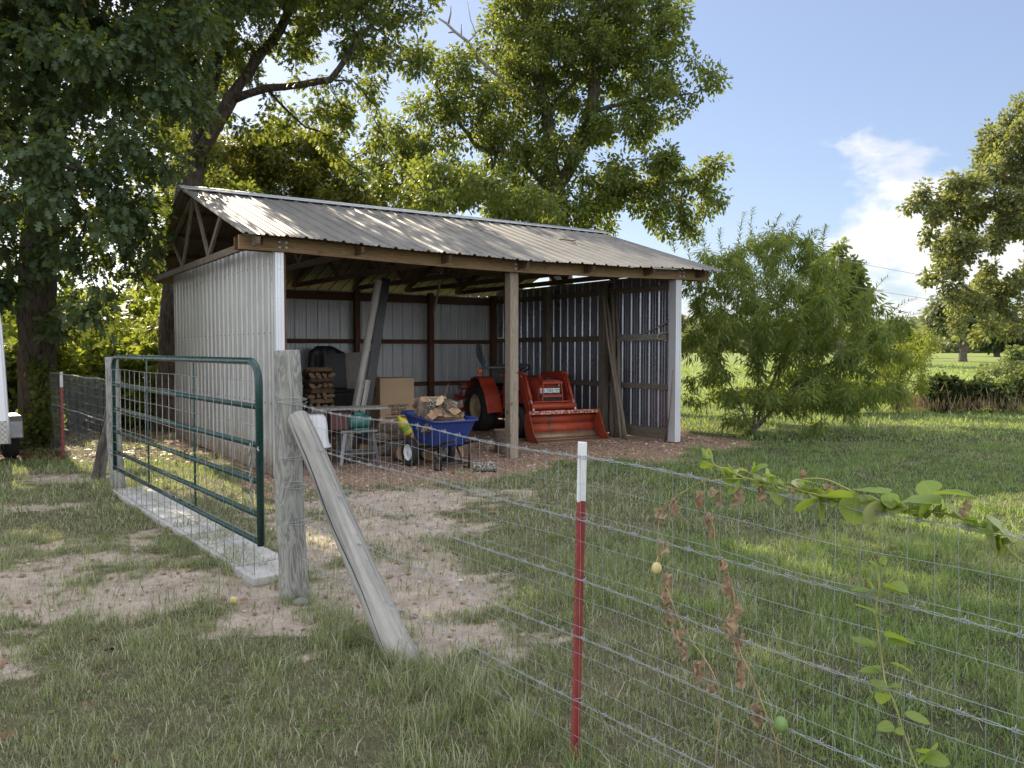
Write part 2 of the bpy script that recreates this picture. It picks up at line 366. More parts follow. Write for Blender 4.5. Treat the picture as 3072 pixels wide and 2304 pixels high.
M['rimpink'] = plain('faded red rim', c4(.42, .22, .20), .6, .1, .25, 8)
M['rimwhite'] = plain('white rim', c4(.72, .74, .76), .5, .1, .1, 8)
M['lens'] = metal('headlight lens', c4(.85, .87, .9), .35, .12, .06, 14)
M['lamp_orange'] = plain('orange lamp lens', c4(.65, .18, .08), .3, 0, .1, 8)
M['bluetub'] = plain('blue poly tub', c4(.02, .045, .20), .42, 0, .18, 3, .05)
M['card'] = plain('cardboard', c4(.46, .33, .205), .85, 0, .06, 3, .05)
M['ink'] = plain('black print', c4(.02, .018, .016), .8, 0, .1, 5, 0)
M['inkbrown'] = plain('brown print', c4(.20, .14, .10), .8, 0, .1, 5, 0)
M['whiteplastic'] = plain('white plastic', c4(.74, .75, .78), .4, 0, .06, 4, .03)
M['trailerwhite'] = plain('white trailer skin', c4(.84, .86, .90), .3, 0, .04, 1.5, .02)
M['yellowplastic'] = plain('yellow plastic', c4(.72, .60, .04), .4, 0, .1, 4)
M['greenlabel'] = plain('green label', c4(.25, .42, .06), .5, 0, .1, 4)
M['motorgreen'] = metal('green motor enamel', c4(.045, .15, .135), .0, .35, .2, 6, c4(.12, .11, .09), .2)
M['redbox'] = plain('dull red steel', c4(.075, .026, .022), .5, .2, .3, 6)
M['toolgrey'] = plain('grey steel', c4(.23, .23, .24), .45, .5, .25, 6)
M['pvc'] = plain('grey plastic pipe', c4(.44, .42, .385), .5, 0, .12, 4)
M['ply'] = wood('grey plywood', c4(.17, .16, .14), c4(.29, .275, .25), c4(.38, .36, .33), wavy=2.2)
M['rope'] = plain('rope', c4(.30, .26, .20), .9, 0, .3, 40)
M['redtool'] = plain('red implement paint', c4(.42, .03, .025), .45, 0, .25, 6)
def diamond():
    n = NT('diamond plate'); o = n.coord('Object', (28, 28, 28)); v = n.n('ShaderNodeTexChecker', Scale=1.0); n.l(o, v.inputs[0])
    n.set(Base_Color=n.ramp(v.outputs['Fac'], [(0, c4(.38, .37, .36)), (1, c4(.58, .57, .55))]), Metallic=.7, Roughness=.42).bump(v.outputs['Fac'], .5, .004); return n.m
M['diamond'] = diamond()
def concrete():
    n = NT('pale concrete paver'); o = n.coord('Object'); a = n.noise(o, 4, 6, .6); b = n.noise(o, 120, 2, .6)
    k = n.math('ADD', n.math('MULTIPLY', a, .6), n.math('MULTIPLY', b, .4))
    n.set(Base_Color=n.ramp(k, [(.32, c4(.26, .255, .25)), (.5, c4(.42, .415, .40)), (.68, c4(.55, .545, .53))]), Roughness=.9).bump(k, .3, .004); return n.m
M['paver'] = concrete()
def barkmat(name, dark, light):
    n = NT(name); o = n.coord('Object', (1, 1, .28)); v = n.n('ShaderNodeTexVoronoi', Scale=22.0); n.l(o, v.inputs['Vector'])
    a = n.noise(o, 16, 6, .7); h = n.math('ADD', n.math('MULTIPLY', v.outputs['Distance'], .7), n.math('MULTIPLY', a, .6))
    n.set(Base_Color=n.ramp(h, [(.3, dark), (.85, light)]), Roughness=.95).bump(h, .9, .03); return n.m
M['bark'] = barkmat('oak bark', c4(.020, .016, .012), c4(.095, .075, .058))
M['barkgrey'] = barkmat('grey bark', c4(.035, .030, .025), c4(.15, .13, .105))
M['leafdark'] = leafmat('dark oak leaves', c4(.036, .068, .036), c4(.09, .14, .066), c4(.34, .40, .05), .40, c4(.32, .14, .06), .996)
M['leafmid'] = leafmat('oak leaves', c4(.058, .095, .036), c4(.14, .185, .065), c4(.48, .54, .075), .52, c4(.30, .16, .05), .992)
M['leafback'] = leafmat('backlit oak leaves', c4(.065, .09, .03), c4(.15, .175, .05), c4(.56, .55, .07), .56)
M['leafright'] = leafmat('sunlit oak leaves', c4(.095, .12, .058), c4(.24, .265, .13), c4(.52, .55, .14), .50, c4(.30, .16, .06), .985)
M['leafpeach'] = leafmat('narrow fruit tree leaves', c4(.080, .13, .040), c4(.20, .27, .085), c4(.56, .62, .07), .52)
M['leafyellow'] = leafmat('yellow green leaves', c4(.095, .135, .024), c4(.21, .25, .045), c4(.60, .66, .08), .55)
M['leafpale'] = leafmat('pale green leaves', c4(.12, .17, .06), c4(.26, .31, .13), c4(.45, .5, .12), .42)
M['leafhedge'] = leafmat('dark hedge leaves', c4(.015, .032, .012), c4(.045, .075, .025), c4(.16, .22, .03), .35)
M['leaffar'] = leafmat('far tree leaves', c4(.085, .115, .06), c4(.19, .22, .12), c4(.42, .45, .15), .42)  # leaf colours lightened to stand in for distance haze
M['straw'] = leafmat('dry weeds', c4(.28, .21, .12), c4(.48, .38, .24), c4(.5, .4, .2), .35)
M['litterleaf'] = leafmat('fallen leaves', c4(.10, .055, .03), c4(.34, .20, .11), c4(.3, .2, .1), .2)
M['vine'] = leafmat('vine leaves', c4(.20, .31, .065), c4(.40, .50, .15), c4(.70, .80, .09), .52, rough=.6, veins=True)
M['vinepale'] = leafmat('pale vine leaves', c4(.42, .47, .22), c4(.60, .63, .36), c4(.6, .65, .2), .4, rough=.6, veins=True)
M['vinedead'] = leafmat('withered vine leaves', c4(.30, .19, .11), c4(.60, .47, .31), c4(.58, .44, .26), .35, rough=.8)
M['vinestem'] = plain('vine stem', c4(.30, .30, .09), .6, 0, .3, 20)
M['deadstem'] = plain('withered vine stem', c4(.36, .24, .12), .8, 0, .3, 20)
M['fruitgreen'] = plain('green fruit skin', c4(.16, .25, .075), .5, 0, .2, 20)
M['fruityellow'] = plain('yellow fruit skin', c4(.55, .48, .20), .75, 0, .35, 40, .8)

# ------------------------------------------------------------------ noise and ground masks
def vnoise(x, y, seed=0):
    xi, yi = np.floor(x), np.floor(y); xf, yf = x - xi, y - yi; u = xf * xf * (3 - 2 * xf); v = yf * yf * (3 - 2 * yf)
    def h(a, b): q = np.sin(a * 127.1 + b * 311.7 + seed * 74.7) * 43758.5453; return q - np.floor(q)
    return (h(xi, yi) * (1 - u) + h(xi + 1, yi) * u) * (1 - v) + (h(xi, yi + 1) * (1 - u) + h(xi + 1, yi + 1) * u) * v
def fbm(x, y, seed=0, o=4):
    t = 0; a = .5; s = 0
    for i in range(o): t = t + a * vnoise(x * 2 ** i, y * 2 ** i, seed + i); s += a; a *= .55
    return t / s
def sstep(a, b, x): t = np.clip((x - a) / (b - a), 0, 1); return t * t * (3 - 2 * t)
YAW = .597; SO = np.array([-2.906, 10.11]); EX = np.array([math.cos(YAW), math.sin(YAW)]); EY = np.array([-math.sin(YAW), math.cos(YAW)])
def shed_ad(x, y): qx, qy = x - SO[0], y - SO[1]; return qx * EX[0] + qy * EX[1], qx * EY[0] + qy * EY[1]
DIRT = [(-3.7, 5.35, 2.3, 1.05, 0), (-6.3, 5.6, 2.4, 1.2, 0), (-3.0, 4.15, .75, .35, 0), (-.75, 5.35, .72, 1.15, .15), (-1.35, 8.6, 1.3, .75, .2), (-1.0, 7.1, .8, .7, 0),
        (-.3, 4.55, .5, .35, .1), (-1.6, 6.6, .5, .9, 0), (-4.9, 8.3, .6, .25, 0), (-1.45, 4.75, .5, .3, 0), (-5.5, 10.2, .9, .4, .2), (-4.9, 8.3, .1, .1, 0)]
def masks(x, y):
    n1 = fbm(x * 1.3, y * 1.3, 3); n2 = fbm(x * 4.5, y * 4.5, 11); dirt = np.full(x.shape, -1.)
    for cx, cy, rx, ry, a in DIRT:
        dx, dy = x - cx, y - cy; ca, sa = math.cos(a), math.sin(a)
        r = np.sqrt(((dx * ca + dy * sa) / rx) ** 2 + ((-dx * sa + dy * ca) / ry) ** 2); dirt = np.maximum(dirt, 1.25 - r)
    dirt = sstep(-.12, .72, -.0 + dirt + (n1 - .5) * 1.6 + (n2 - .5) * 1.5 + (fbm(x * 14, y * 14, 15, 2) - .5) * .7)
    dirt = np.maximum(dirt, .9 * sstep(.66, .74, n1 * .6 + n2 * .4) * sstep(11, 7, y) * sstep(.6, -.4, x))
    a, d = shed_ad(x, y)
    g = np.minimum(np.minimum(a + .4, 8.4 - a), np.minimum(d + 1.25, 6.6 - d)); g = sstep(-.25, .25, g + (n1 - .5) * 1.5 + (n2 - .5) * .5)
    li = sstep(.35, .75, np.minimum(sstep(10.5, 12.5, y), sstep(-2.5, -4.2, x + (y - 11) * .25)) + (n1 - .5) * .5)
    dry = np.clip(sstep(2.2, -.6, x - .18 * (y - 4)) * sstep(13, 9, y) * .95 + sstep(.5, .68, n1) * .55 + (n2 - .5) * .5, 0, 1)
    return dirt * (1 - g), g, li * (1 - g), dry
def hgt(x, y):
    near = sstep(60, 25, np.hypot(x, y))
    return near * ((fbm(x * .9, y * .9, 21) - .5) * .05 + (fbm(x * 5, y * 5, 25, 2) - .5) * .018) * 1.0 + sstep(26, 130, y) * 0.9 * sstep(-20, 20, x)

# ------------------------------------------------------------------ ground
def axis(lo, hi, st, far, g):
    a = list(np.arange(lo, hi + 1e-6, st)); s_ = st
    while a[-1] < far: s_ *= g; a.append(a[-1] + s_)
    s_ = st
    while a[0] > -far: s_ *= g; a.insert(0, a[0] - s_)
    return np.array(a)
def np_mesh(name, co_, loops, starts, mats, attrs=None, smooth=True):
    me = bpy.data.meshes.new(name); n = len(co_)
    me.vertices.add(n); me.vertices.foreach_set('co', np.ascontiguousarray(co_, dtype=np.float32).ravel())
    me.loops.add(len(loops)); me.loops.foreach_set('vertex_index', np.ascontiguousarray(loops, dtype=np.int32))
    me.polygons.add(len(starts)); me.polygons.foreach_set('loop_start', np.ascontiguousarray(starts, dtype=np.int32))
    me.polygons.foreach_set('use_smooth', np.full(len(starts), smooth))
    for k, v in (attrs or {}).items():
        at = me.attributes.new(k, 'FLOAT', 'POINT'); at.data.foreach_set('value', np.ascontiguousarray(v, dtype=np.float32))
    for m in (mats if isinstance(mats, (list, tuple)) else [mats]): me.materials.append(m)
    me.update(calc_edges=True); return me
def link(name, me, parent=None):
    o = bpy.data.objects.new(name, me); C.objects.link(o)
    if parent: o.parent = parent
    return o
def groundmat():
    n = NT('ground'); o = n.coord('Object'); f1 = n.noise(o, 9, 6, .65); f2 = n.noise(o, 70, 3, .7); f3 = n.noise(o, 1.4, 4, .6)
    jit = n.math('ADD', n.math('MULTIPLY', n.math('SUBTRACT', f1, .5), 1.1), n.math('MULTIPLY', n.math('SUBTRACT', f2, .5), .5))
    def m(a): return n.mrange(n.math('ADD', n.attr(a).outputs['Fac'], jit), .15, .85)
    turf = n.ramp(n.math('ADD', n.math('MULTIPLY', f2, .6), n.math('MULTIPLY', f1, .4)), [(.3, c4(.022, .024, .014)), (.5, c4(.050, .052, .028)), (.7, c4(.12, .11, .065))])
    drt = n.ramp(n.math('ADD', n.math('MULTIPLY', f2, .5), n.math('MULTIPLY', f1, .5)), [(.3, c4(.055, .050, .030)), (.5, c4(.11, .10, .06)), (.7, c4(.24, .20, .13))])
    turf = n.mix(n.mrange(n.attr('dry').outputs['Fac'], .3, 1., 0, .75), turf, drt)
    far = n.ramp(f3, [(.35, c4(.12, .17, .040)), (.65, c4(.22, .26, .075))]); pos = n.n('ShaderNodeSeparateXYZ'); n.l(o, pos.inputs[0]); f4 = n.noise(o, 3.2, 5, .65)
    turf = n.mix(n.mrange(pos.outputs['Y'], 14, 30), turf, far)
    soil = n.ramp(n.math('ADD', n.math('ADD', n.math('MULTIPLY', f1, .35), n.math('MULTIPLY', f4, .35)), n.math('MULTIPLY', f2, .30)), [(.30, c4(.17, .135, .105)), (.5, c4(.38, .315, .26)), (.68, c4(.58, .50, .43))])
    vo = n.n('ShaderNodeTexVoronoi', Scale=75.0); n.l(o, vo.inputs['Vector'])
    sc = n.n('ShaderNodeSeparateColor'); n.l(vo.outputs['Color'], sc.inputs[0])
    gc = n.ramp(sc.outputs[0], [(.0, c4(.11, .065, .042)), (.45, c4(.24, .15, .10)), (.85, c4(.38, .26, .18)), (1., c4(.55, .45, .37))])
    lit = n.ramp(f2, [(.35, c4(.055, .035, .022)), (.65, c4(.16, .10, .065))])
    col = n.mix(m('litter'), turf, lit); col = n.mix(m('gravel'), col, gc); col = n.mix(m('dirt'), col, soil)
    n.set(Base_Color=col, Roughness=.95); n.b.inputs['Specular IOR Level'].default_value = .2
    n.bump(n.math('ADD', f2, n.math('MULTIPLY', f1, .6)), .55, .02); return n.m
xs = axis(-12, 14, .1, 1500, 1.16); ys = axis(.5, 24, .1, 1500, 1.16)
gx, gy = np.meshgrid(xs, ys, indexing='ij'); nx, ny = gx.shape
gz = hgt(gx, gy); di, gr, li, dr = masks(gx, gy)
gz = gz - .012 * di
idx = np.arange(nx * ny).reshape(nx, ny)
q = np.stack([idx[:-1, :-1], idx[1:, :-1], idx[1:, 1:], idx[:-1, 1:]], -1).reshape(-1, 4)
tag(link('ground', np_mesh('ground', np.stack([gx, gy, gz], -1).reshape(-1, 3), q.ravel(), np.arange(len(q)) * 4, groundmat(),
     dict(dirt=di.ravel(), gravel=gr.ravel(), litter=li.ravel(), dry=dr.ravel()))), kind='structure')

# ------------------------------------------------------------------ grass (nobody could count it)
def grassmat():
    n = NT('grass blades'); r = n.attr('rnd').outputs['Fac']; d = n.attr('dry').outputs['Fac']
    gcol = n.ramp(r, [(.0, c4(.050, .110, .036)), (.5, c4(.15, .26, .090)), (1., c4(.34, .44, .18))])
    dcol = n.ramp(r, [(.0, c4(.085, .09, .055)), (.5, c4(.27, .265, .19)), (1., c4(.62, .58, .45))])
    col = n.mix(d, gcol, dcol); n.set(Base_Color=col, Roughness=.55); n.b.inputs['Specular IOR Level'].default_value = .3
    t = n.n('ShaderNodeBsdfTranslucent'); n.l(n.mix(.5, col, c4(.62, .72, .10)), t.inputs[0])
    m = n.n('ShaderNodeMixShader'); m.inputs[0].default_value = .38; n.l(n.b.outputs[0], m.inputs[1]); n.l(t.outputs[0], m.inputs[2]); n.l(m.outputs[0], n.out.inputs[0]); return n.m
def blades(x, y, h, w, dry, bend):
    N = len(x); a = rng.uniform(0, 6.283, N); l = rng.uniform(0, 6.283, N); z = hgt(x, y) - .012
    bx, by = np.cos(a) * w / 2, np.sin(a) * w / 2; lx, ly = np.cos(l) * h * bend, np.sin(l) * h * bend
    co_ = np.zeros((N, 5, 3)); co_[:, 0] = np.stack([x - bx, y - by, z], 1); co_[:, 1] = np.stack([x + bx, y + by, z], 1)
    m = np.stack([x + lx * .35, y + ly * .35, z + h * .62], 1); o = np.stack([bx, by, bx * 0], 1) * .75
    co_[:, 2] = m + o; co_[:, 3] = m - o; co_[:, 4] = np.stack([x + lx, y + ly, z + h * np.sqrt(np.clip(1 - bend ** 2 * .6, .1, 1))], 1)
    b = (np.arange(N) * 5)[:, None]; lp = np.concatenate([b + np.array([0, 1, 2, 3]), b + np.array([3, 2, 4])], 1).ravel()
    st = (np.arange(N)[:, None] * 7 + np.array([0, 4])).ravel()
    rn = np.clip(rng.normal(.45, .30, N), 0, 1)
    return co_.reshape(-1, 3), lp, st, np.repeat(rn, 5), np.repeat(dry, 5)
parts = []
def zone(N, d0, d1, hw, w0, h0):
    u = rng.random(N); y = np.sqrt(d0 ** 2 + u * (d1 ** 2 - d0 ** 2)); x = rng.uniform(-1, 1, N) * (y * hw + 1.0)
    di, gr, li, dr = masks(x, y); tuft = fbm(x * 5, y * 5, 31, 3); big = fbm(x * 1.1, y * 1.1, 37, 3)
    keep = (1 - .94 * di ** .85) * (1 - .97 * gr) * (1 - .8 * li) * (.6 + .6 * sstep(.35, .62, tuft)) * (1 - .35 * dr * sstep(.4, .6, big))
    a, d = shed_ad(x, y); keep = np.where((a > -.1) & (a < 7.1) & (d > -.4) & (d < 6), 0, keep)
    k = rng.random(N) < keep; x, y, dr, tuft, big = x[k], y[k], dr[k], tuft[k], big[k]; n = len(x)
    h = h0 * rng.gamma(5, .2, n) * (.75 + .6 * sstep(.35, .7, tuft)) * (.85 + .4 * sstep(.45, .65, big)); w = w0 * rng.uniform(.6, 1.4, n)
    # rough taller growth along the fence line
    fd = np.abs((x - FP[0]) * FN[0] + (y - FP[1]) * FN[1]); ft = (x - FP[0]) * FU[0] + (y - FP[1]) * FU[1]
    h = h * (1 + 1.3 * sstep(.4, .05, fd) * (ft > .1) * sstep(.45, .6, tuft))
    dcol = np.clip(dr * .95 + rng.normal(0, .22, n) - .1, 0, 1); dcol = np.where(rng.random(n) < .06, 1, dcol)
    parts.append(blades(x, y, h, w, dcol, rng.uniform(.15, .95, n)))
zone(400000, 1.7, 7, .72, .0042, .050); zone(270000, 7, 14, .72, .0075, .05); zone(220000, 14, 30, .75, .02, .06); zone(70000, 30, 70, .75, .06, .10)
# rank tufts along the fence line, round the posts and here and there on the lawn
tx, ty, th = [], [], []
for i in range(620):
    k = random.random()
    if k < .62: t = random.uniform(.1, 4.6); o_ = random.gauss(0, .10); x_, y_ = FP[0] + FU[0] * t + FN[0] * o_, FP[1] + FU[1] * t + FN[1] * o_; hh = random.uniform(.04, .12) * (1.2 if 1.2 < t < 3.2 else .8)
    elif k < .74: t = random.uniform(-13, -.3); o_ = random.gauss(-.2, .16); x_, y_ = FP[0] + FU[0] * t + FN[0] * o_, FP[1] + FU[1] * t + FN[1] * o_; hh = random.uniform(.05, .12)
    else: y_ = random.uniform(2.3, 9); x_ = random.uniform(-.7, .7) * y_; hh = random.uniform(.04, .085)
    n_ = random.randint(8, 26)
    for j in range(n_): tx.append(x_ + random.gauss(0, .025)); ty.append(y_ + random.gauss(0, .025)); th.append(hh * random.uniform(.5, 1.2))
tq_ = FP + FU * 2.755
for i in range(5):
    x_, y_ = tq_[0] + random.gauss(0, .07), tq_[1] + random.gauss(-.02, .06)
    for j in range(16): tx.append(x_ + random.gauss(0, .02)); ty.append(y_ + random.gauss(0, .02)); th.append(random.uniform(.06, .15))
tx, ty, th = np.array(tx), np.array(ty), np.array(th)
parts.append(blades(tx, ty, th, rng.uniform(.002, .0048, len(tx)), np.clip(rng.normal(.42, .32, len(tx)), 0, 1), rng.uniform(.1, .9, len(tx))))
n_ = 30000; yy = np.sqrt(rng.uniform(1.8 ** 2, 8.5 ** 2, n_)); xx = rng.uniform(-1, 1, n_) * (yy * .72 + 1); d1, g1, l1, y1 = masks(xx, yy); k = rng.random(n_) < (.25 + .75 * y1) * (1 - .75 * d1) * (1 - g1); xx, yy = xx[k], yy[k]
parts.append(blades(xx, yy, rng.uniform(.03, .10, len(xx)), rng.uniform(.0018, .0035, len(xx)), np.full(len(xx), 1.), rng.uniform(.9, 1.25, len(xx))))
off = 0; lo = 0; CO, LP, ST, RN, DY = [], [], [], [], []
for a, b, c_, d, e in parts: CO.append(a); LP.append(b + off); ST.append(c_ + lo); RN.append(d); DY.append(e); off += len(a); lo += len(b)
tag(link('grass', np_mesh('grass', np.concatenate(CO), np.concatenate(LP), np.concatenate(ST), grassmat(), dict(rnd=np.concatenate(RN), dry=np.concatenate(DY)))),
    'short mown grass, green on the right lawn and dry olive in front', 'grass', kind='stuff')

# ------------------------------------------------------------------ pole barn (local axes: x along the open front, y into the depth)
LA, LD, HB, RZ, EZ = 7.04, 5.93, 2.87, 4.08, 3.02
barn = thing('pole_barn', 'open fronted metal pole barn with gable roof housing the tractor', 'barn', (SO[0], SO[1], 0), YAW)
def sag(a, d): return -.065 * math.sin(math.pi * min(max(a / LA, 0), 1)) * max(0, 1 - max(d, 0) / 2.9)
PRO = [(0, 0), (.018, .02), (.045, .02), (.063, 0), (.113, 0), (.122, .005), (.134, .005), (.143, 0), (.178, 0), (.187, .005), (.199, .005), (.208, 0)]
def profile(a0, a1, pitch=.243):
    out = []; a = a0
    while a < a1:
        for x, z in PRO:
            if a + x <= a1: out.append((a + x, z))
        a += pitch
    out.append((a1, 0)); return out
def wall(name, length, z0, z1, put, inner='innersteel'):               # put(u, out, z) -> local point
    m = MB(); pr = profile(0, length)
    for k, (mat, o) in enumerate((('out', 0), ('in', -.004))):
        V = []; fc = []
        for u, h in pr:
            for z in (z0, z1): V.append(put(u, h + o, z))
        for i in range(len(pr) - 1): fc.append((2 * i, 2 * i + 2, 2 * i + 3, 2 * i + 1))
        m.add(V, fc, None, k)
    for zz in (z0 + .12, .95, 1.86, z1 - .28):              # screw heads
        for u in np.arange(.09, length, .243):
            c = Vector(put(float(u), .006, zz)); m.ball(c, .008, 6, 4, mat=2)
    return m.build(name, [M['wallsteel'], M[inner], M['blacksteel']], barn)
wall('side_wall', LD, .02, 3.02, lambda u, o, z: (-.06 - o, LD - u, z))
wall('side_wall', LD, .10, 3.00, lambda u, o, z: (LA + .06 + o, u, z), 'shadedsteel')
wall('back_wall', LA, .02, 2.88, lambda u, o, z: (u, LD + .06 + o, z))
def lum(name, p0, p1, w, h, up=(0, 0, 1), mat='lumber', bev=.004, par=barn): return MB().bar(p0, p1, w, h, up).build(name, M[mat], par, bev)
# posts
for a in (0, LA):
    lum('post', (a, .07, -.3), (a, .07, HB), .13, .13, (0, 1, 0), 'darkwood')
    t = MB(); TW = .135 if a else .108; x0 = a - .07 if a else a - .075
    t.prism([(x0, -.012), (x0 + TW, -.012), (x0 + TW, .16), (x0 + TW - .01, .16), (x0 + TW - .01, 0), (x0 + .01, 0), (x0 + .01, .16), (x0, .16)], 2.85, Matrix.Translation((0, 0, 1.44)))
    for xx in (TW * .3, TW * .7): t.box((x0 + xx, -.016, 1.44), (.012, .010, 2.85))
    t.build('corner_trim', M['trim'], barn)
cp = MB(); cp.bar((3.575, .1, -.3), (3.575, .1, HB - .06), .15, .15, (0, 1, 0)); cp.build('post', M['postwood'], barn, .006)
for a in (1.76, 3.52, 5.28): lum('post', (a, LD - .1, -.3), (a, LD - .1, 2.9), .11, .13, (0, 1, 0), 'darkwood')
for d in (1.9, 3.72): lum('post', (LA - .09, d, -.3), (LA - .09, d, 2.95), .13, .14, (0, 1, 0), 'polebark'); lum('post', (.09, d, -.3), (.09, d, 2.95), .13, .14, (0, 1, 0), 'polebark')
lum('post', (LA - .09, LD - .09, -.3), (LA - .09, LD - .09, 2.9), .13, .13, (0, 1, 0), 'darkwood')
# girts
for z, hh in ((2.76, .17), (1.82, .09), (.88, .09)): lum('girt', (.03, LD - .0, z), (LA - .03, LD - .0, z), .04, hh, (0, 0, 1), 'darkwood')
for z in (2.76, 1.86, .97, .13):
    lum('girt', (LA + .02, .16, z), (LA + .02, LD - .03, z), .04, .10 if z > .2 else .2, (0, 0, 1), 'polebark')
    lum('girt', (-.02, .16, z), (-.02, LD - .03, z), .04, .10, (0, 0, 1), 'darkwood')
lum('backing_board', (LA - .012, .3, 1.87), (LA - .012, 1.82, 1.87), .022, .125, (0, 0, 1), 'greywood')
# front and back beams (the front one sags a little)
bm_ = MB(); N = 14; x0, x1 = -.53, 7.73
for i in range(N):
    a0, a1 = x0 + (x1 - x0) * i / N, x0 + (x1 - x0) * (i + 1) / N
    bm_.bar((a0, -.045, HB + .085 + sag(a0, 0)), (a1 + .0006, -.045, HB + .085 + sag(a1, 0)), .05, .17)
# one continuous skin: drop the inner caps, keep uv continuous
for k, u in enumerate(bm_.uv):
    i = k // 6
    if k % 6 > 1: bm_.uv[k] = [(bm_.v[j][0], (bm_.v[j][2] * 1.0 + bm_.v[j][1] * .7)) for j in bm_.f[k]]
keep = [k for k in range(len(bm_.f)) if not ((k % 6 == 0 and k > 5) or (k % 6 == 1 and k < 6 * N - 6))]
bm_.f = [bm_.f[k] for k in keep]; bm_.uv = [bm_.uv[k] for k in keep]; bm_.mi = [0] * len(keep); bm_.sm = [False] * len(keep)
beam = bm_.build('beam', M['beamwood'], barn)
lum('beam', (x0, .15, HB + .085), (x1, .15, HB + .085), .05, .16, (0, 0, 1), 'darkwood')
for a in (-.0, 3.575, LA):
    for dx in (-.045, .045):
        for z in (.05, .12):
            Mx = Matrix.Translation((a + dx + .01, -.07, HB + z + sag(a, 0))) @ Matrix.Rotation(R(90), 4, 'X')
            MB().lathe([(0, .012), (.014, .012), (.016, 0), (.028, .0), (.028, -.004), (0, -.004)], 12, Mx).build('bolt', M['trim'], barn)
# trusses
def truss(a):
    m = MB(); lo0, lo1, z = -.30, LD + .30, EZ - .06; mid = LD / 2; top = RZ - .07; w = .04; h = .09
    m.bar((a, lo0, z), (a, mid, top), w, h); m.bar((a, mid, top), (a, lo1, z), w, h)
    m.bar((a, lo0 + .1, z - .005), (a, lo1 - .1, z - .005), w * .98, h)
    t1, t2 = LD * .36, LD * .64; r = lambda d: z + (top - z) * (1 - abs(d - mid) / (mid + .3))
    for d0, z0, d1, z1 in ((mid - .05, top - .05, t1, z + .04), (mid + .05, top - .05, t2, z + .04), (LD * .24, r(LD * .24) - .04, t1 - .03, z + .04), (LD * .76, r(LD * .76) - .04, t2 + .03, z + .04)):
        m.bar((a + .001, d0, z0), (a + .001, d1, z1), w * .9, .08)
    return m
for i, a in enumerate((-.36, .98, 2.28, 3.60, 4.86, 6.16, 7.40)):
    tm = truss(a); tm.v = [(x, y, z + sag(x, y)) for x, y, z in tm.v]
    tm.build('truss', M['polebark'] if i == 0 else M['lumber'], barn, .003)
    bl = MB(); bl.box((a + .09, -.078, HB + .135 + sag(a, 0)), (.05, .016, .13)); bl.build('cleat', M['lumber'], barn, .003)
# purlins
slope = math.atan2(RZ - EZ, LD / 2 + .35)
for side in (0, 1):
    for k, f in enumerate((.06, .30, .54, .78, .97)):
        d = -.35 + (LD / 2 + .35) * f; z = EZ + (RZ - EZ) * f - .022
        if side: d = LD - d
        m = MB(); n_ = 12
        for i in range(n_):
            a0 = -.5 + 8.35 * i / n_; a1 = -.5 + 8.35 * (i + 1) / n_
            m.bar((a0, d, z + sag(a0, d)), (a1, d, z + sag(a1, d)), .09, .036, (0, math.sin(slope) * (1 if side else -1), math.cos(slope)))
        m.build('purlin', M['lumber'], barn)
# roof sheets
for side in (0, 1):
    m = MB(); pr = profile(-.555, 7.9); nd = 8; V = []; fc = []
    for u, h in pr:
        for j in range(nd + 1):
            f = j / nd; d = -.36 + (LD / 2 + .36) * f; z = EZ + (RZ - EZ) * f + h * 1.1
            z += sag(u, d) + .006 * math.sin(u * 3.1 + 5 * side) * (1 - f)
            V.append((u, LD - d if side else d, z))
    ext = .10 if side else 0
    if side: V = [(x, y + (.30 * (1 - (i % (nd + 1)) / nd)), z - (.30 * (1 - (i % (nd + 1)) / nd)) * .33) for i, (x, y, z) in enumerate(V)]
    for i in range(len(pr) - 1):
        for j in range(nd): fc.append((i * (nd + 1) + j, (i + 1) * (nd + 1) + j, (i + 1) * (nd + 1) + j + 1, i * (nd + 1) + j + 1)[::-1 if side else 1])
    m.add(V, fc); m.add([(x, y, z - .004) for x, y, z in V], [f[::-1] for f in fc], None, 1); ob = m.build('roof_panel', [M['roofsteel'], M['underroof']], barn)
m = MB()
for s_ in (-1, 1):
    m.add([(x, LD / 2 + s_ * dd, zz) for x in (-.58, 7.92) for dd, zz in ((0, RZ + .045), (.15, RZ + .002), (.16, RZ - .012))], [(0, 1, 4, 3), (1, 2, 5, 4)])
m.tube([(-.58, LD / 2, RZ + .045), (7.92, LD / 2, RZ + .045)], .018, 8)
m.build('ridge_cap', M['ridge'], barn)
# a few twigs fallen on the roof
def roofpt(a, f): return (a, -.36 + (LD / 2 + .36) * f, EZ + (RZ - EZ) * f + .035 + sag(a, -.36 + (LD / 2 + .36) * f))
def barnw(a, d, z): q = SO + EX * a + EY * d; return (q[0], q[1], z)
tw = MB(); p = [barnw(*roofpt(5.55 + .1 * i, .55 + .015 * math.sin(i * 2))) for i in range(5)]; tw.tube(p, .014, 5)
tag(tw.build('fallen_branch', M['polebark']), 'short dark branch lying on the roof sheets', 'branch')
tw = MB(); p = [barnw(*roofpt(4.0 + .09 * i, .62 + .03 * math.sin(i * 1.3))) for i in range(4)]; tw.tube(p, .008, 5); tw.tube([p[1], barnw(*roofpt(4.1, .72))], .006, 5)
tag(tw.build('twig', M['polebark']), 'small twig caught on the roof left of the fallen branch', 'twig')

# ------------------------------------------------------------------ things inside the barn
def bl(a, d, z=0.): return barnw(a, d, z)
def onD(px, py, dd):                                 # barn coordinates of a point seen at px,py lying dd into the barn
    r_ = ray(px, py); t = (dd + SO @ EY) / (r_[:2] @ EY); p_ = np.array([0, 0, CZ]) + r_ * t; q_ = p_[:2] - SO; return q_ @ EX, q_ @ EY, p_[2]
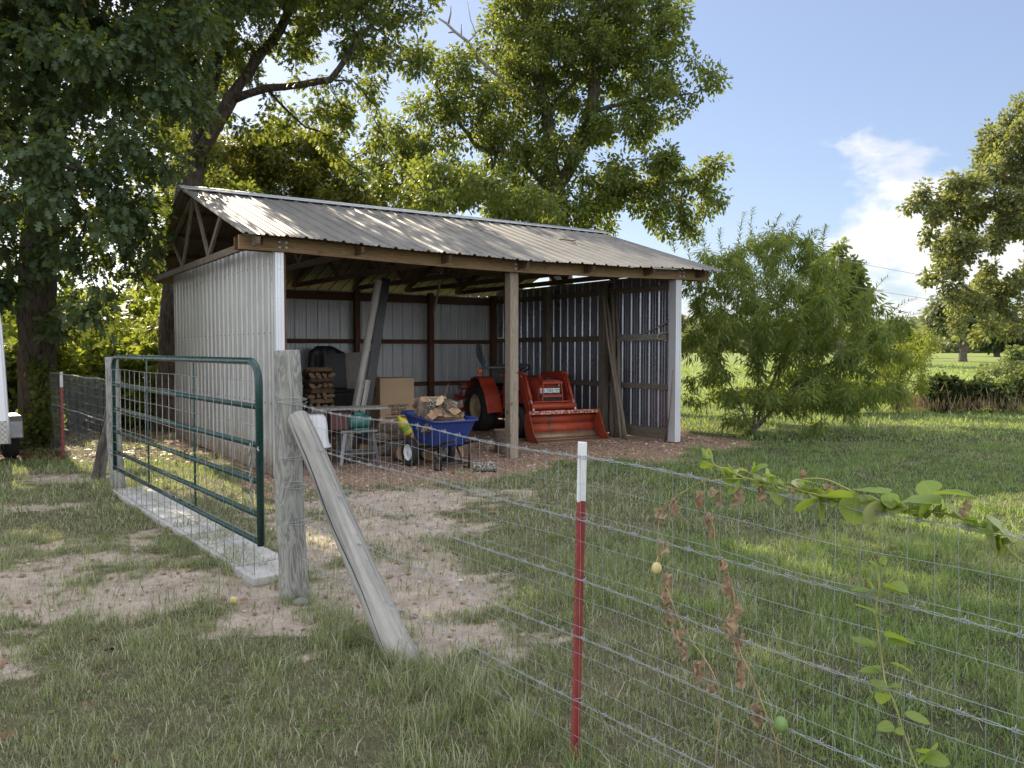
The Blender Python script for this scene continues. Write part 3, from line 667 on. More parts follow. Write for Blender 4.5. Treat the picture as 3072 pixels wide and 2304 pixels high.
# firewood: prototypes of split logs
def splitlog(seed, L_=.42, r=.075, bark='logbark', face='endgrain'):
    rd = random.Random(seed); m = MB(); ang = rd.uniform(75, 150); n = 5; prof = [(0, 0)]
    for i in range(n + 1): t = R(-ang / 2 + ang * i / n); prof.append((math.cos(t) * r * 1.25, math.sin(t) * r * 1.25))
    k = len(prof); S = 4; V = []
    for s_ in range(S + 1):
        x = -L_ / 2 + L_ * s_ / S; jy, jz = rd.uniform(-.006, .006), rd.uniform(-.006, .006); g = rd.uniform(.9, 1.08)
        for y, z in prof: V.append((x + (rd.uniform(-.012, .012) if s_ in (0, S) else 0), (y - r * .6) * g + jy, z * g + jz))
    for s_ in range(S):
        for i in range(k):
            j = (i + 1) % k; m.add([V[s_ * k + i], V[s_ * k + j], V[(s_ + 1) * k + j], V[(s_ + 1) * k + i]], [(0, 1, 2, 3)], [[(0, 0), (0, .05), (.1, .05), (.1, 0)]], 1 if 1 <= i < k - 1 else 0)
    m.add(V[:k], [tuple(range(k))[::-1]]); m.add(V[-k:], [tuple(range(k))])
    return m.mesh('split_log', [M[face], M[bark]])
LOGS = [splitlog(i) for i in range(7)]; PALE = [splitlog(20 + i, .44, .07, 'logbark', 'paleendgrain') for i in range(3)]
BARKY = [splitlog(60 + i, .38, .09, 'logbark', 'logbark') for i in range(3)]
LICH = [splitlog(40 + i, .40, .085, 'lichenbark', 'endgrain') for i in range(4)]
def log(me, loc, rot, label, group):
    o = bpy.data.objects.new('split_log', me); C.objects.link(o); o.location = loc; o.rotation_euler = rot; return tag(o, label, 'firewood', group)
st_l, st_g = 'split firewood log in the loose stack beside the wall, end facing out', 'split logs stacked end out'
cr_l, cr_g = 'split firewood log in the crisscross tower next to the stack', 'split logs of the crisscross tower'
def rl(me, a, d, z, yaw, roll, lab, grp): log(me, bl(a, d, z), (roll, 0, YAW + yaw), lab, grp)
# tower: alternate layers
ta, td = onD(955, 1300, 4.45)[0], 4.45
z = .10
for lay in range(13):
    al = lay % 2 == 0; n_ = 3 if al else 4
    for k in range(n_):
        off_ = (k - (n_ - 1) / 2) * (.15 if al else .125) + random.uniform(-.01, .01)
        me = random.choice(PALE if (lay == 4 and al) else LOGS)
        if al: rl(me, ta + random.uniform(-.02, .02), td + off_, z, random.uniform(-.06, .06), random.choice((0, 3.14)) + 1.57 + random.uniform(-.4, .4), cr_l, cr_g)
        else: rl(me, ta + off_, td + random.uniform(-.02, .02), z, math.pi / 2 + random.uniform(-.06, .06), random.uniform(0, 6.28), cr_l, cr_g)
    z += .097
# loose stack to its left, ends out
for r_ in range(12):
    for k in range(6):
        if r_ > 8 and k < 2: continue
        rl(random.choice(LOGS), ta - .98 + k * .115 + random.uniform(-.02, .02) + (r_ % 2) * .05, 4.6 + random.uniform(-.05, .05), .07 + r_ * .095, math.pi / 2 + random.uniform(-.1, .1), random.uniform(0, 6.28), st_l, st_g)
# dark liner, panel, plywood, bin
m = MB()
def liner(u, v):
    w = 1.0 - .24 * v ** 2; x = (u - .5) * w + .0; bulge = .10 * math.sin(u * math.pi) + .02 * math.sin(u * 22)
    top = 1.72 - .35 * max(0, (u - .55)) - .55 * max(0, .16 - u) * 4 * .3
    return (x, -bulge - .10 * (1 - v), v * top)
m.sheet(liner, 26, 14); o = m.build('plastic_liner', M['blackplastic'], None, 0, bl(onD(985, 1100, 5.6)[0], 5.62), YAW, .02); tag(o, 'black ribbed plastic liner leaning against the back wall behind the firewood', 'liner')
m = MB().box((0, 0, .36), (.46, .03, .70)); m.box((0, -.022, .66), (.46, .015, .05)); m.box((0, -.022, .05), (.46, .015, .05)); m.xf(Matrix.Rotation(R(-7), 4, 'X'))
tag(m.build('dark_panel', M['blackplastic'], None, .006, bl(onD(1008, 1100, 5.2)[0], 5.2, .862), YAW), 'black panel standing in front of the liner left of the plywood', 'panel')
m = MB().box((0, 0, .37), (.72, .015, .74)); m.xf(Matrix.Rotation(R(-8), 4, 'X') @ Matrix.Rotation(R(-4), 4, 'Y'))
tag(m.build('plywood_sheet', M['ply'], None, 0, bl(onD(1088, 1100, 5.3)[0], 5.3, .86), YAW), 'grey plywood sheet leaning behind the pipe and plank', 'plywood')
b = thing('storage_bin', 'black storage bin on the floor beneath the panel and plywood', 'bin', bl(onD(1048, 1200, 5.2)[0], 5.2), YAW)
MB().prism([(-.55, 0), (.55, 0), (.60, .80), (-.60, .80)], .5, Matrix.Rotation(R(90), 4, 'X')).build('body', M['blackplastic'], b, .012)
MB().box((0, 0, .828), (1.24, .56, .05)).build('lid', M['blackplastic'], b, .012)
# pipe, plank, channels
p0, p1 = P(1042, 1349, 13.1), P(1136, 842, 13.5)
pm = MB().tube([p0, p1], .062, 18, cap=False); pm.tube([p1, p0], .052, 18, cap=False)
tag(pm.build('plastic_pipe', M['pvc']), 'long grey plastic pipe leaning up into the roof trusses', 'pipe')
q0, q1 = P(1083, 1340, 13.25), P(1158, 835, 13.65)
tag(MB().bar(q0, q1, .15, .045, (.4, -1, 0)).build('plank', M['blacksteel'], None, .004), 'dark plank leaning beside the grey plastic pipe', 'plank')
for (a0, a1, lab) in (((1070, 1215), (1088, 1138), 'pale channel strip leaning at the foot of the pipe'), ((1090, 1212), (1104, 1140), 'pale channel strip leaning at the foot of the dark plank')):
    c0, c1 = P(a0[0] - 14, 1300, 12.9), P(*a1, 13.05); m = MB()
    m.bar(c0, c1, .07, .008, (.4, -1, 0)); o2 = Vector((.035, -.02, 0)); m.bar(Vector(c0) + o2, Vector(c1) + o2, .008, .03, (.4, -1, 0)); m.bar(Vector(c0) - o2, Vector(c1) - o2, .008, .03, (.4, -1, 0))
    tag(m.build('channel_strip', M['pvc']), lab, 'channel')
# cardboard box with upside down print
bx = thing('cardboard_box', 'tall cardboard box with upside down black print beside the tractor', 'box', bl(2.87, 3.30), YAW)
BW, BD, BH = .69, .55, 1.12
m = MB().box((BW / 2, BD / 2, BH / 2), (BW, BD, BH)); m.build('carton', M['card'], bx, .01)
MB().box((BW / 2 - .18, BD / 2, BH + .004), (BW / 2, BD - .02, .006)).build('flap', M['card'], bx, 0)
MB().box((BW / 2 + .17, BD / 2, BH + .004), (BW / 2 - .01, BD - .02, .006)).build('flap', M['card'], bx, 0)
def text(body, size, par, loc, rot, mat, name='print', ext=.001, align='CENTER', spacing=.92, bold=True):
    cu = bpy.data.curves.new(name, 'FONT'); cu.body = body; cu.size = size; cu.align_x = align; cu.extrude = ext; cu.space_line = spacing; cu.offset = .0016 if bold else 0
    o = bpy.data.objects.new(name, cu); C.objects.link(o); dg = bpy.context.evaluated_depsgraph_get()
    me = bpy.data.meshes.new_from_object(o.evaluated_get(dg)); bpy.data.objects.remove(o); me.name = name
    o = bpy.data.objects.new(name, me); me.materials.clear(); me.materials.append(M[mat]); C.objects.link(o); o.parent = par; o.location = loc; o.rotation_euler = rot; return o
text('WASHER\nLAVEUSE\nLAVADORA', .078, bx, (BW * .53, -.0022, .495), (R(90), R(180), 0), 'ink')
text('WASHER\nLAVEUSE\nLAVADORA', .062, bx, (-.0022, BD * .55, .84), (R(90), R(180), R(-90)), 'ink')
pb = MB()
for zz, h in ((.455, .012), (.40, .035), (.345, .02), (.30, .012)): pb.box((BW * .5, -.0012, zz), (BW * .72, .002, h))
pb.build('printed_band', M['inkbrown'], bx)
# saw table with motor
tb = thing('saw_table', 'old bench saw table with wooden top on splayed steel legs', 'table', tuple(G(1062, 1388)), YAW * .6)
m = MB()
for i in range(4): m.bar((-.62 + .0, -.18 + i * .115, .80), (.46, -.18 + i * .115, .80), .108, .032)
m.build('tabletop', M['greywood'], tb, .004)
MB().prism([(-.36, .50), (-.08, .50), (-.08, .77), (-.36, .77)], .34, Matrix.Rotation(R(90), 4, 'X')).build('saw_housing', M['redbox'], tb, .01)
MB().box((.05, 0, .475), (.52, .42, .03)).build('shelf', M['toolgrey'], tb, .004)
for sx in (-1, 1):
    for sy in (-1, 1): MB().bar((.05 + sx * .20, sy * .16, .46), (.05 + sx * .27, sy * .23, -.01), .05, .012, (0, sx * .3, 1)).build('leg', M['toolgrey'], tb, .002)
m = MB(); m.bar((-.2, -.21, .16), (.3, -.21, .16), .03, .012); m.bar((-.2, .21, .16), (.3, .21, .16), .03, .012); m.box((.05, 0, .15), (.46, .40, .015)); m.build('lower_tray', M['toolgrey'], tb, .002)
mo = thing('electric_motor', 'green electric motor mounted under the saw tabletop', 'motor', tuple(G(1083, 1388) + np.array([0, -.10, 0])), YAW * .6 + .2)
Mx = Matrix.Translation((0, 0, .615)) @ Matrix.Rotation(R(90), 4, 'Y')
MB().lathe([(0, -.17), (.05, -.165), (.085, -.145), (.098, -.12), (.10, -.11), (.10, .11), (.098, .12), (.085, .145), (.05, .165), (0, .17)], 24, Mx).build('motor_body', M['motorgreen'], mo)
m = MB()
for k in (-.09, .09): m.lathe([(.1, -.006), (.106, -.004), (.106, .004), (.1, .006)], 24, Matrix.Translation((k, 0, .615)) @ Matrix.Rotation(R(90), 4, 'Y'))
m.build('end_band', M['motorgreen'], mo)
MB().box((-.02, 0, .73), (.15, .11, .05)).build('terminal_box', M['motorgreen'], mo, .008)
MB().box((0, 0, .505), (.22, .19, .03)).build('foot', M['motorgreen'], mo, .004)
# upside down white tub on dark stand
g0 = G(935, 1400); wt = thing('plastic_tub', 'white plastic tub turned upside down between the fence post and saw table', 'tub', (g0[0] - .03, g0[1], 0), .25)
m = MB()
def tub(u, v):
    a = u * 2 * math.pi; ca, sa = math.cos(a), math.sin(a); sq = (abs(ca) ** 4 + abs(sa) ** 4) ** -.25
    prof = [(0, .74), (.55, .745), (.80, .735), (.93, .69), (1.0, .60), (1.05, .40), (1.10, .315), (1.22, .30), (1.22, .285)]
    t = v * (len(prof) - 1); i = min(int(t), len(prof) - 2); r, z = [prof[i][k] + (prof[i + 1][k] - prof[i][k]) * (t - i) for k in (0, 1)]
    return (r * sq * ca * .25, r * sq * sa * .19, z)
m.sheet(tub, 40, 32); m.build('shell', M['whiteplastic'], wt)
st = thing('low_stand', 'low dark stand under the white plastic tub', 'stand', (g0[0] - .03, g0[1], 0), .25)
for sx in (-1, 1):
    for sy in (-1, 1): MB().bar((sx * .2, sy * .14, .26), (sx * .21, sy * .15, -.01), .04, .04).build('leg', M['blackplastic'], st, .004)
MB().box((0, 0, .268), (.5, .36, .024)).build('top', M['blackplastic'], st, .004)

# ------------------------------------------------------------------ wheelbarrow (local: +x towards the handles)
wb_rz = math.atan2(-.80, .60); wp = np.array([-.96, 11.12])
wb = thing('wheelbarrow', 'blue tub wheelbarrow heaped with firewood in front of the barn', 'wheelbarrow', (wp[0], wp[1], 0), wb_rz)
def rect(x0, x1, w0, w1, z0, z1, rr, n=6):          # rounded ring: x0 front, x1 rear, widths at front/rear
    pts = []
    cs = [(x1 - rr, w1 / 2 - rr, 0), (x0 + rr, w0 / 2 - rr, 90), (x0 + rr, -w0 / 2 + rr, 180), (x1 - rr, -w1 / 2 + rr, 270)]
    for cx, cy, a0 in cs:
        for i in range(n + 1):
            a = R(a0 + 90 * i / n); x = cx + rr * math.cos(a); y = cy + rr * math.sin(a); f = (x - x0) / (x1 - x0); pts.append((x, y, z0 + (z1 - z0) * f))
    return pts
rings = [rect(-.40, .24, .40, .46, .33, .33, .08), rect(-.49, .28, .46, .54, .46, .44, .09), rect(-.60, .34, .54, .64, .64, .58, .10), rect(-.66, .37, .60, .69, .755, .685, .11),
         rect(-.70, .41, .66, .75, .765, .69, .13), rect(-.71, .42, .67, .76, .745, .67, .13), rect(-.695, .405, .65, .745, .735, .66, .13)]
inn = [rect(-.645, .355, .58, .67, .75, .68, .10), rect(-.585, .325, .52, .62, .64, .58, .09), rect(-.40, .23, .39, .45, .345, .345, .07)]
seq = [rings[6], rings[5], rings[4], rings[3]] ; m = MB(); k = len(rings[0])
def strip(m, seq, flip=False):
    V = [p for r_ in seq for p in r_]; k = len(seq[0]); fc = []
    for i in range(len(seq) - 1):
        for j in range(k):
            f = (i * k + j, i * k + (j + 1) % k, (i + 1) * k + (j + 1) % k, (i + 1) * k + j); fc.append(f[::-1] if flip else f)
    m.add(V, fc, None, 0, True)
strip(m, rings[:4]); m.add(rings[0], [tuple(range(k))[::-1]])
strip(m, inn, True); m.add(inn[2], [tuple(range(k))]); m.build('tub', M['bluetub'], wb)
m = MB(); strip(m, [inn[0], rings[3], rings[4], rings[5], rings[6], rings[3]]); m.build('rim', M['bluetub'], wb)
for s_ in (-1, 1):
    MB().tube([(-.62, s_ * .07, .21), (-.40, s_ * .13, .27), (.1, s_ * .2, .31), (.45, s_ * .25, .40), (.72, s_ * .27, .47)], .019, 10).build('handle', M['blacksteel'], wb)
    MB().tube([(.02, s_ * .2, .30), (.10, s_ * .22, .16), (.16, s_ * .23, .012), (.30, s_ * .23, .012), (.33, s_ * .225, .36)], .016, 8).build('leg', M['blacksteel'], wb)
m = MB(); m.tube([(.13, -.225, .09), (.13, .225, .09)], .012, 8); m.tube([(.32, -.225, .09), (.32, .225, .09)], .012, 8); m.bar((.02, -.2, .2), (.31, .2, .06), .02, .006); m.build('leg_brace', M['blacksteel'], wb)
def wheel(par, loc, r, w, rim_r, rimmat, lug=0, name='wheel', spokes=0, seg=40):
    """a wheel turning about local X"""
    wx = bpy.data.objects.new(name, None); C.objects.link(wx); wx.parent = par; wx.location = loc
    My = Matrix.Rotation(R(90), 4, 'Y'); m = MB(); hw = w / 2
    m.lathe([(rim_r, -hw * .8), (rim_r + (r - rim_r) * .35, -hw), (r - (r - rim_r) * .25, -hw * .98), (r * .985, -hw * .72), (r, -hw * .3), (r, hw * .3), (r * .985, hw * .72), (r - (r - rim_r) * .25, hw * .98), (rim_r + (r - rim_r) * .35, hw), (rim_r, hw * .8)], seg, My)
    for k in range(lug):
        for s_ in (-1, 1):
            a = 2 * math.pi * (k + (.5 if s_ > 0 else 0)) / lug; a2 = a + .30
            def pt(ang, x, rr): return (x, rr * math.cos(ang), rr * math.sin(ang))
            V = []
            for ang, x in ((a, s_ * .01), (a + .10, s_ * .01), (a2 + .12, s_ * hw * 1.0), (a2, s_ * hw * 1.0)):
                V += [pt(ang, x, r * .97), pt(ang, x, r * 1.035 if abs(x) < hw * .9 else r * .99)]
            m.add(V, [(1, 3, 5, 7)[::s_], (0, 1, 7, 6), (2, 3, 1, 0), (4, 5, 3, 2), (6, 7, 5, 4)])
    m.build('tyre', M['rubber'], wx)
    m = MB(); m.lathe([(rim_r, -hw * .82), (rim_r * .93, -hw * .86), (rim_r * .88, -hw * .55), (rim_r * .8, -hw * .35), (rim_r * .35, -hw * .42), (rim_r * .3, -hw * .6), (0, -hw * .62)], 28, My)
    m.lathe([(0, hw * .62), (rim_r * .3, hw * .6), (rim_r * .35, hw * .42), (rim_r * .8, hw * .35), (rim_r * .88, hw * .55), (rim_r * .93, hw * .86), (rim_r, hw * .82)], 28, My)
    for k in range(6):
        a = k * math.pi / 3; m.ball((hw * .45, rim_r * .22 * math.cos(a), rim_r * .22 * math.sin(a)), rim_r * .035, 6, 4); m.ball((-hw * .45, rim_r * .22 * math.cos(a), rim_r * .22 * math.sin(a)), rim_r * .035, 6, 4)
    m.build('rim', M[rimmat], wx); return wx
for s_ in (-1, 1):
    w1 = wheel(wb, (-.40, s_ * .30, .195), .195, .10, .115, 'rimwhite'); w1.rotation_euler.z = R(90)
MB().tube([(-.40, -.3, .195), (-.40, .3, .195)], .012, 8).build('axle', M['blacksteel'], wb)
# firewood heaped in it
def wbw(x, y, z): c_, s_ = math.cos(wb_rz), math.sin(wb_rz); return (wp[0] + c_ * x - s_ * y, wp[1] + s_ * x + c_ * y, z)
hl, hg = 'split firewood log heaped in the blue wheelbarrow', 'firewood in the wheelbarrow'
for i in range(44):
    lay = i / 44; x = random.uniform(-.45, .18) * (1 - .35 * lay) - .06; y = random.uniform(-.23, .23) * (1 - .45 * lay)
    z = .54 + lay * .40 - .25 * abs(y) - .08 * abs(x + .1)
    me = random.choice(LICH + LOGS[:5] + PALE[:1] + BARKY)
    log(me, wbw(x, y, z), (random.uniform(0, 6.28), random.uniform(-.35, .35), random.uniform(0, 3.14)), hl, hg)
# logs lying on the ground around it
def roundlog(name, r, L_, loc, rot, label, bark='logbark', face='endgrain', cat='log', grp=None):
    m = MB(); n = 16; S = 5; V = []
    for s_ in range(S + 1):
        for k in range(n): a = 2 * math.pi * k / n; g = r * (1 + .07 * math.sin(3 * a + s_) + random.uniform(-.03, .03)); V.append((-L_ / 2 + L_ * s_ / S, g * math.cos(a), g * math.sin(a)))
    m.add(V, [(i * n + k, i * n + (k + 1) % n, (i + 1) * n + (k + 1) % n, (i + 1) * n + k) for i in range(S) for k in range(n)], None, 1, True)
    m.add(V[:n], [tuple(range(n))[::-1]]); m.add(V[-n:], [tuple(range(n))])
    o = m.build(name, [M[face], M[bark]], None, .006); o.location = loc; o.rotation_euler = rot; return tag(o, label, cat, grp)
def gz_(px, py, z=0): q = G(px, py); return (q[0], q[1], z)
roundlog('log_round', .13, .34, gz_(1203, 1382, .13), (0, 0, R(-62)), 'round log with pale cut end left of the wheelbarrow wheel')
roundlog('log_round', .10, .34, gz_(1277, 1377, .10), (0, 0, R(-68)), 'small round log behind the wheelbarrow between wheel and legs')
roundlog('log_round', .09, .34, gz_(1305, 1374, .09), (0, 0, R(-60)), 'smallest round log behind the near leg of the wheelbarrow')
roundlog('log_round', .10, .34, gz_(1366, 1376, .10), (0, 0, R(-75)), 'round log with orange cut end behind the far leg of the wheelbarrow')
roundlog('log_stump', .16, .36, gz_(1512, 1356, .18), (0, R(90), 0), 'brown upright log round against the center post')
roundlog('lichen_log', .065, .30, gz_(1455, 1414, .06), (0, 0, R(-8)), 'short lichen white log lying alone on the gravel', 'lichenbark', 'lichenbark')
for i, (px, py, z, rz) in enumerate(((1150, 1368, .09, .3), (1180, 1362, .1, .9), (1165, 1362, .24, .5), (1195, 1355, .26, .2), (1140, 1358, .24, .7), (1170, 1356, .38, .4), (1120, 1360, .08, .2), (1130, 1355, .10, 1.0), (1100, 1352, .08, .4), (1205, 1350, .10, .3))):
    log(random.choice(LICH + LOGS), gz_(px, py, z), (random.uniform(0, 6), random.uniform(-.15, .15), rz), 'mossy split log in the small heap before the cardboard box', 'split logs heaped before the box')
jg = thing('plastic_jug', 'yellow and green plastic jug lying on the log heap', 'jug', gz_(1228, 1362, .33), .2)
jm = MB().lathe([(0, 0), (.07, 0), (.085, .02), (.085, .2), (.06, .26), (.025, .29), (.025, .33), (0, .33)], 20); jm.xf(Matrix.Rotation(R(-32), 4, 'Y') @ Matrix.Rotation(R(10), 4, 'X') @ Matrix.Diagonal((1, .7, 1, 1))); jm.build('bottle', M['yellowplastic'], jg)
jm = MB().lathe([(.0865, .07), (.0865, .16)], 20); jm.xf(Matrix.Rotation(R(-32), 4, 'Y') @ Matrix.Rotation(R(10), 4, 'X') @ Matrix.Diagonal((1, .7, 1, 1))); jm.build('label_band', M['greenlabel'], jg)

# ------------------------------------------------------------------ poles, rope and stake at the right wall
def wallpt(a, d, z): return bl(a, d, z)
for i, (px, dz, top, r) in enumerate(((1862, 0, (1806, 855), .028), (1874, 0, (1818, 900), .036), (1852, .2, (1834, 860), .045), (1866, .1, (1846, 870), .04), (1838, .3, (1838, 850), .05), (1880, -.05, (1812, 870), .022))):
    g1 = G(px, 1316 - dz * 22); d1 = 15.2 + .12 * i; t1 = P(top[0], top[1], d1); n_ = 9; pts = []
    for k in range(n_):
        f = k / (n_ - 1); pts.append(g1 + (t1 - g1) * f + np.array([math.sin(f * 7 + i) * .02, math.cos(f * 5 + i) * .02, 0]) * (0 < k < n_ - 1))
    tag(MB().tube(pts, [r * (1.15 - .5 * k / n_) for k in range(n_)], 9).build('pole', M['polebark']), ('bare tree pole in the bundle leaning against the right wall post'), 'pole', 'tree poles leaning at the right wall')
rp = MB(); pts = [P(px, py, d) for px, py, d in ((2016, 955, 14.25), (1990, 972, 14.35), (1960, 988, 14.6), (1930, 1001, 14.8), (1905, 1008, 15.0), (1870, 1011, 15.2), (1845, 1012, 15.35))]
rp.tube(pts, .013, 7)
lp_ = []
for k in range(15): a = 2 * math.pi * k / 14 * .93 + 2.2; lp_.append(P(1995 + 24 * math.cos(a), 1010 + 12 * math.sin(a), 14.3))
rp.tube(lp_, .013, 7); tag(rp.build('rope', M['rope']), 'old rope strung along the right wall with a loop over the board', 'rope')
tag(MB().tube([G(1995, 1325), P(2008, 1250, 13.95), P(2015, 1170, 13.9), P(2019, 1110, 13.85)], [.014, .012, .01, .008], 6).build('stake', M['polebark']), 'thin dark stake leaning by the right corner trim', 'stake')
sd_ = MB(); a0 = P(1303 + 22, 815, 15.6); a1 = P(1302, 940, 15.9); sd_.bar(a0, a1, .05, .02, (1, -1, 0)); tag(sd_.build('hanging_strap', M['ply'], None, .003), 'narrow wooden batten hanging from the trusses at the back wall', 'batten')

# ------------------------------------------------------------------ tractor (local: +y forward, x across)
fw = np.array([.445, -.895]); fw /= np.hypot(*fw); tr_rz = math.atan2(fw[1], fw[0]) - math.pi / 2
tr = thing('tractor', 'orange compact tractor with front loader parked in the barn', 'tractor', (-.10, 16.45, 0), tr_rz)
for s_ in (-1, 1):
    wheel(tr, (s_ * .60, 0, .47), .47, .30, .27, 'rimtan', 18)
    wheel(tr, (s_ * .50, 1.52, .29), .29, .18, .175, 'rimpink', 16, seg=32)
    m = MB()                                                     # fender: curved top, flat inner cheek
    arc = [(math.cos(R(a)) * .56, .47 + math.sin(R(a)) * .56 + (.06 if a > 60 and a < 130 else 0)) for a in range(158, 8, -10)]
    arc.append((.64, .40))
    for off_ in (0,):
        V = []
        for y, z in arc: V += [(s_ * .40, y, z), (s_ * .44, y, z + .012), (s_ * .70, y, z + .012), (s_ * .73, y, z - .02)]
        fc = []
        for i in range(len(arc) - 1):
            for k in range(3): fc.append((i * 4 + k, (i + 1) * 4 + k, (i + 1) * 4 + k + 1, i * 4 + k + 1))
        m.add(V, fc, None, 0, False)
    cheek = [(y, z) for y, z in arc] + [(.55, .34), (-.30, .40)]
    m.prism(cheek, .012, Matrix(((0, 0, 1, s_ * .405), (1, 0, 0, 0), (0, 1, 0, 0), (0, 0, 0, 1))))
    m.build('fender', M['orange'], tr, 0, None, 0, .008)
    m = MB(); m.lathe([(0, -.02), (.055, -.02), (.065, 0), (.055, .03), (0, .04)], 18, Matrix.Translation((s_ * .62, .02, 1.20)) @ Matrix.Rotation(R(-90), 4, 'X')); m.tube([(s_ * .62, .0, 1.08), (s_ * .62, .0, 1.17)], .012, 6)
    if s_ > 0: m.build('fender_lamp', M['lamp_orange'], tr)
    m = MB(); m.box((s_ * .58, -.20, 1.03), (.26, .10, .08)); m.build('rear_light_box', M['blackplastic'], tr, .01)
    # roll bar, folded back
    m = MB(); m.tube([(s_ * .44, -.18, .60), (s_ * .44, -.18, 1.18), (s_ * .43, -.24, 1.31), (s_ * .42, -.40, 1.42), (s_ * .42, -.52, 1.53), (s_ * .41, -.58, 1.66), (s_ * .40, -.585, 1.72), (s_ * .385, -.565, 1.745), (s_ * .37, -.53, 1.72), (s_ * .37, -.49, 1.60), (s_ * .38, -.38, 1.46), (s_ * .40, -.24, 1.36)], .034, 10)
    m.build('roll_bar', M['ropsgrey'], tr)
m = MB(); m.tube([(.44, -.20, 1.27), (-.44, -.20, 1.27)], .026, 10); m.build('roll_bar_crosspiece', M['ropsgrey'], tr)
m = MB(); m.box((0, .12, .45), (.30, 1.1, .34)); m.box((0, 1.2, .46), (.26, 1.5, .26)); m.tube([(-.42, 1.52, .29), (.42, 1.52, .29)], .05, 8); m.tube([(-.45, 0, .47), (.45, 0, .47)], .09, 10); m.build('chassis', M['blacksteel'], tr, .01)
m = MB(); m.box((0, .62, .50), (.84, .60, .03)); m.box((.36, .9, .62), (.14, .05, .26)); m.box((-.36, .9, .62), (.14, .05, .26)); m.build('floor_deck', M['orange'], tr, .008)
m = MB()
m.sheet(lambda u, v: ((u - .5) * .50, -.16 - .10 * v + .0, .92 + .42 * v - .04 * (2 * u - 1) ** 2 * v), 8, 8); m.sheet(lambda u, v: ((u - .5) * .50, -.16 + .44 * v, .90 + .05 * (2 * u - 1) ** 2 + .02 * v), 8, 8)
m.box((0, -.25, 1.10), (.48, .06, .42)); m.box((0, .04, .86), (.46, .44, .09)); m.build('seat', M['blackplastic'], tr, .02)
m = MB(); cw = Matrix.Translation((0, .60, 1.26)) @ Matrix.Rotation(R(28), 4, 'X')
m.tube([cw @ Vector((.19 * math.cos(a), .19 * math.sin(a), 0)) for a in np.linspace(0, 2 * math.pi, 28, endpoint=False)], .016, 8, closed=True)
for a in (0, 2.1, 4.2): m.tube([cw @ Vector((0, 0, -.03)), cw @ Vector((.19 * math.cos(a), .19 * math.sin(a), 0))], .010, 6)
m.tube([cw @ Vector((0, 0, -.02)), (0, .86, .96)], .022, 8); m.build('steering_wheel', M['blackplastic'], tr)
# hood: loft of rounded sections
m = MB(); secs = []
for y, w, zt, zb in ((.78, .50, 1.10, .62), (1.1, .51, 1.10, .62), (1.45, .50, 1.075, .62), (1.68, .48, 1.03, .64), (1.77, .45, .985, .66), (1.785, .42, .95, .68)):
    h = w / 2; secs.append([(-h, y, zb), (-h, y, zt - .16), (-h * .96, y, zt - .08), (-h * .80, y, zt - .025), (-h * .45, y, zt - .004), (0, y, zt), (h * .45, y, zt - .004), (h * .80, y, zt - .025), (h * .96, y, zt - .08), (h, y, zt - .16), (h, y, zb)])
n_ = len(secs[0]); m.add([p for s_ in secs for p in s_], [(i * n_ + k, i * n_ + k + 1, (i + 1) * n_ + k + 1, (i + 1) * n_ + k) for i in range(len(secs) - 1) for k in range(n_ - 1)], None, 0, True)
m.add(secs[0], [tuple(range(n_))]); hood = m.build('hood', M['orange'], tr)
MB().add(secs[-1], [tuple(range(n_))[::-1]]).xf(Matrix.Translation((0, .001, 0))).build('nose_panel', M['blackplastic'], tr)
MB().box((0, 1.75, .955), (.46, .10, .012)).build('hood_lip', M['orange'], tr, .004)
m = MB(); m.box((0, 1.79, .685), (.40, .02, .24))
for i in range(6): m.box((0, 1.803, .60 + i * .035), (.36, .012, .012))
m.build('grille', M['blackplastic'], tr, .003)
for s_ in (-1, 1):
    m = MB(); m.prism([(-.075, -.042), (.075, -.05), (.085, .045), (-.075, .045)], .03, Matrix.Translation((s_ * .125, 1.80, .885)) @ Matrix(((s_, 0, 0, 0), (0, 0, 1, 0), (0, 1, 0, 0), (0, 0, 0, 1)))); hl_ = m.build('headlight', M['lens'], tr, .006)
    for k in (-.035, .035): MB().lathe([(0, .0), (.028, .006), (.033, .012), (.033, .016)], 16, Matrix.Translation((s_ * .125 + k, 1.812, .885)) @ Matrix.Rotation(R(-90), 4, 'X')).build('reflector', M['trim'], hl_)
m = MB(); m.box((0, 1.80, .885), (.085, .034, .09)); em = m.build('badge_plate', M['lens'], tr, .006)
m = MB(); pts = [(.026 * math.cos(a), 1.820, .885 + .026 * math.sin(a)) for a in np.linspace(0, 2 * math.pi, 20, endpoint=False)]; m.tube(pts, .004, 6, closed=True); m.bar((-.022, 1.82, .885), (.022, 1.82, .885), .004, .006); m.bar((0, 1.82, .862), (0, 1.82, .908), .004, .006, (1, 0, 0)); m.build('emblem', M['toolgrey'], em)
for s_ in (-1, 1):
    MB().add([(s_ * .2575, y, z) for y, z in ((.86, .80), (1.60, .82), (1.60, .87), (.86, .90))], [(0, 1, 2, 3)]).build('side_decal', M['blackplastic'], tr, 0, None, 0, .002)
    for y, z in ((.74, 1.15), (1.58, 1.14), (2.0, .27)): MB().tube([(s_ * .475, y, z), (s_ * .50, y, z)], .028, 10).build('pivot_pin', M['toolgrey'], tr)
    for k in range(2): MB().tube([(s_ * (.40 + .03 * k), 1.30, 1.10), (s_ * (.42 + .03 * k), 1.55, 1.02 - .05 * k), (s_ * (.40 + .03 * k), 1.72, .86), (s_ * .41, 1.85, .78)], .010, 6).build('hose', M['rubber'], tr)
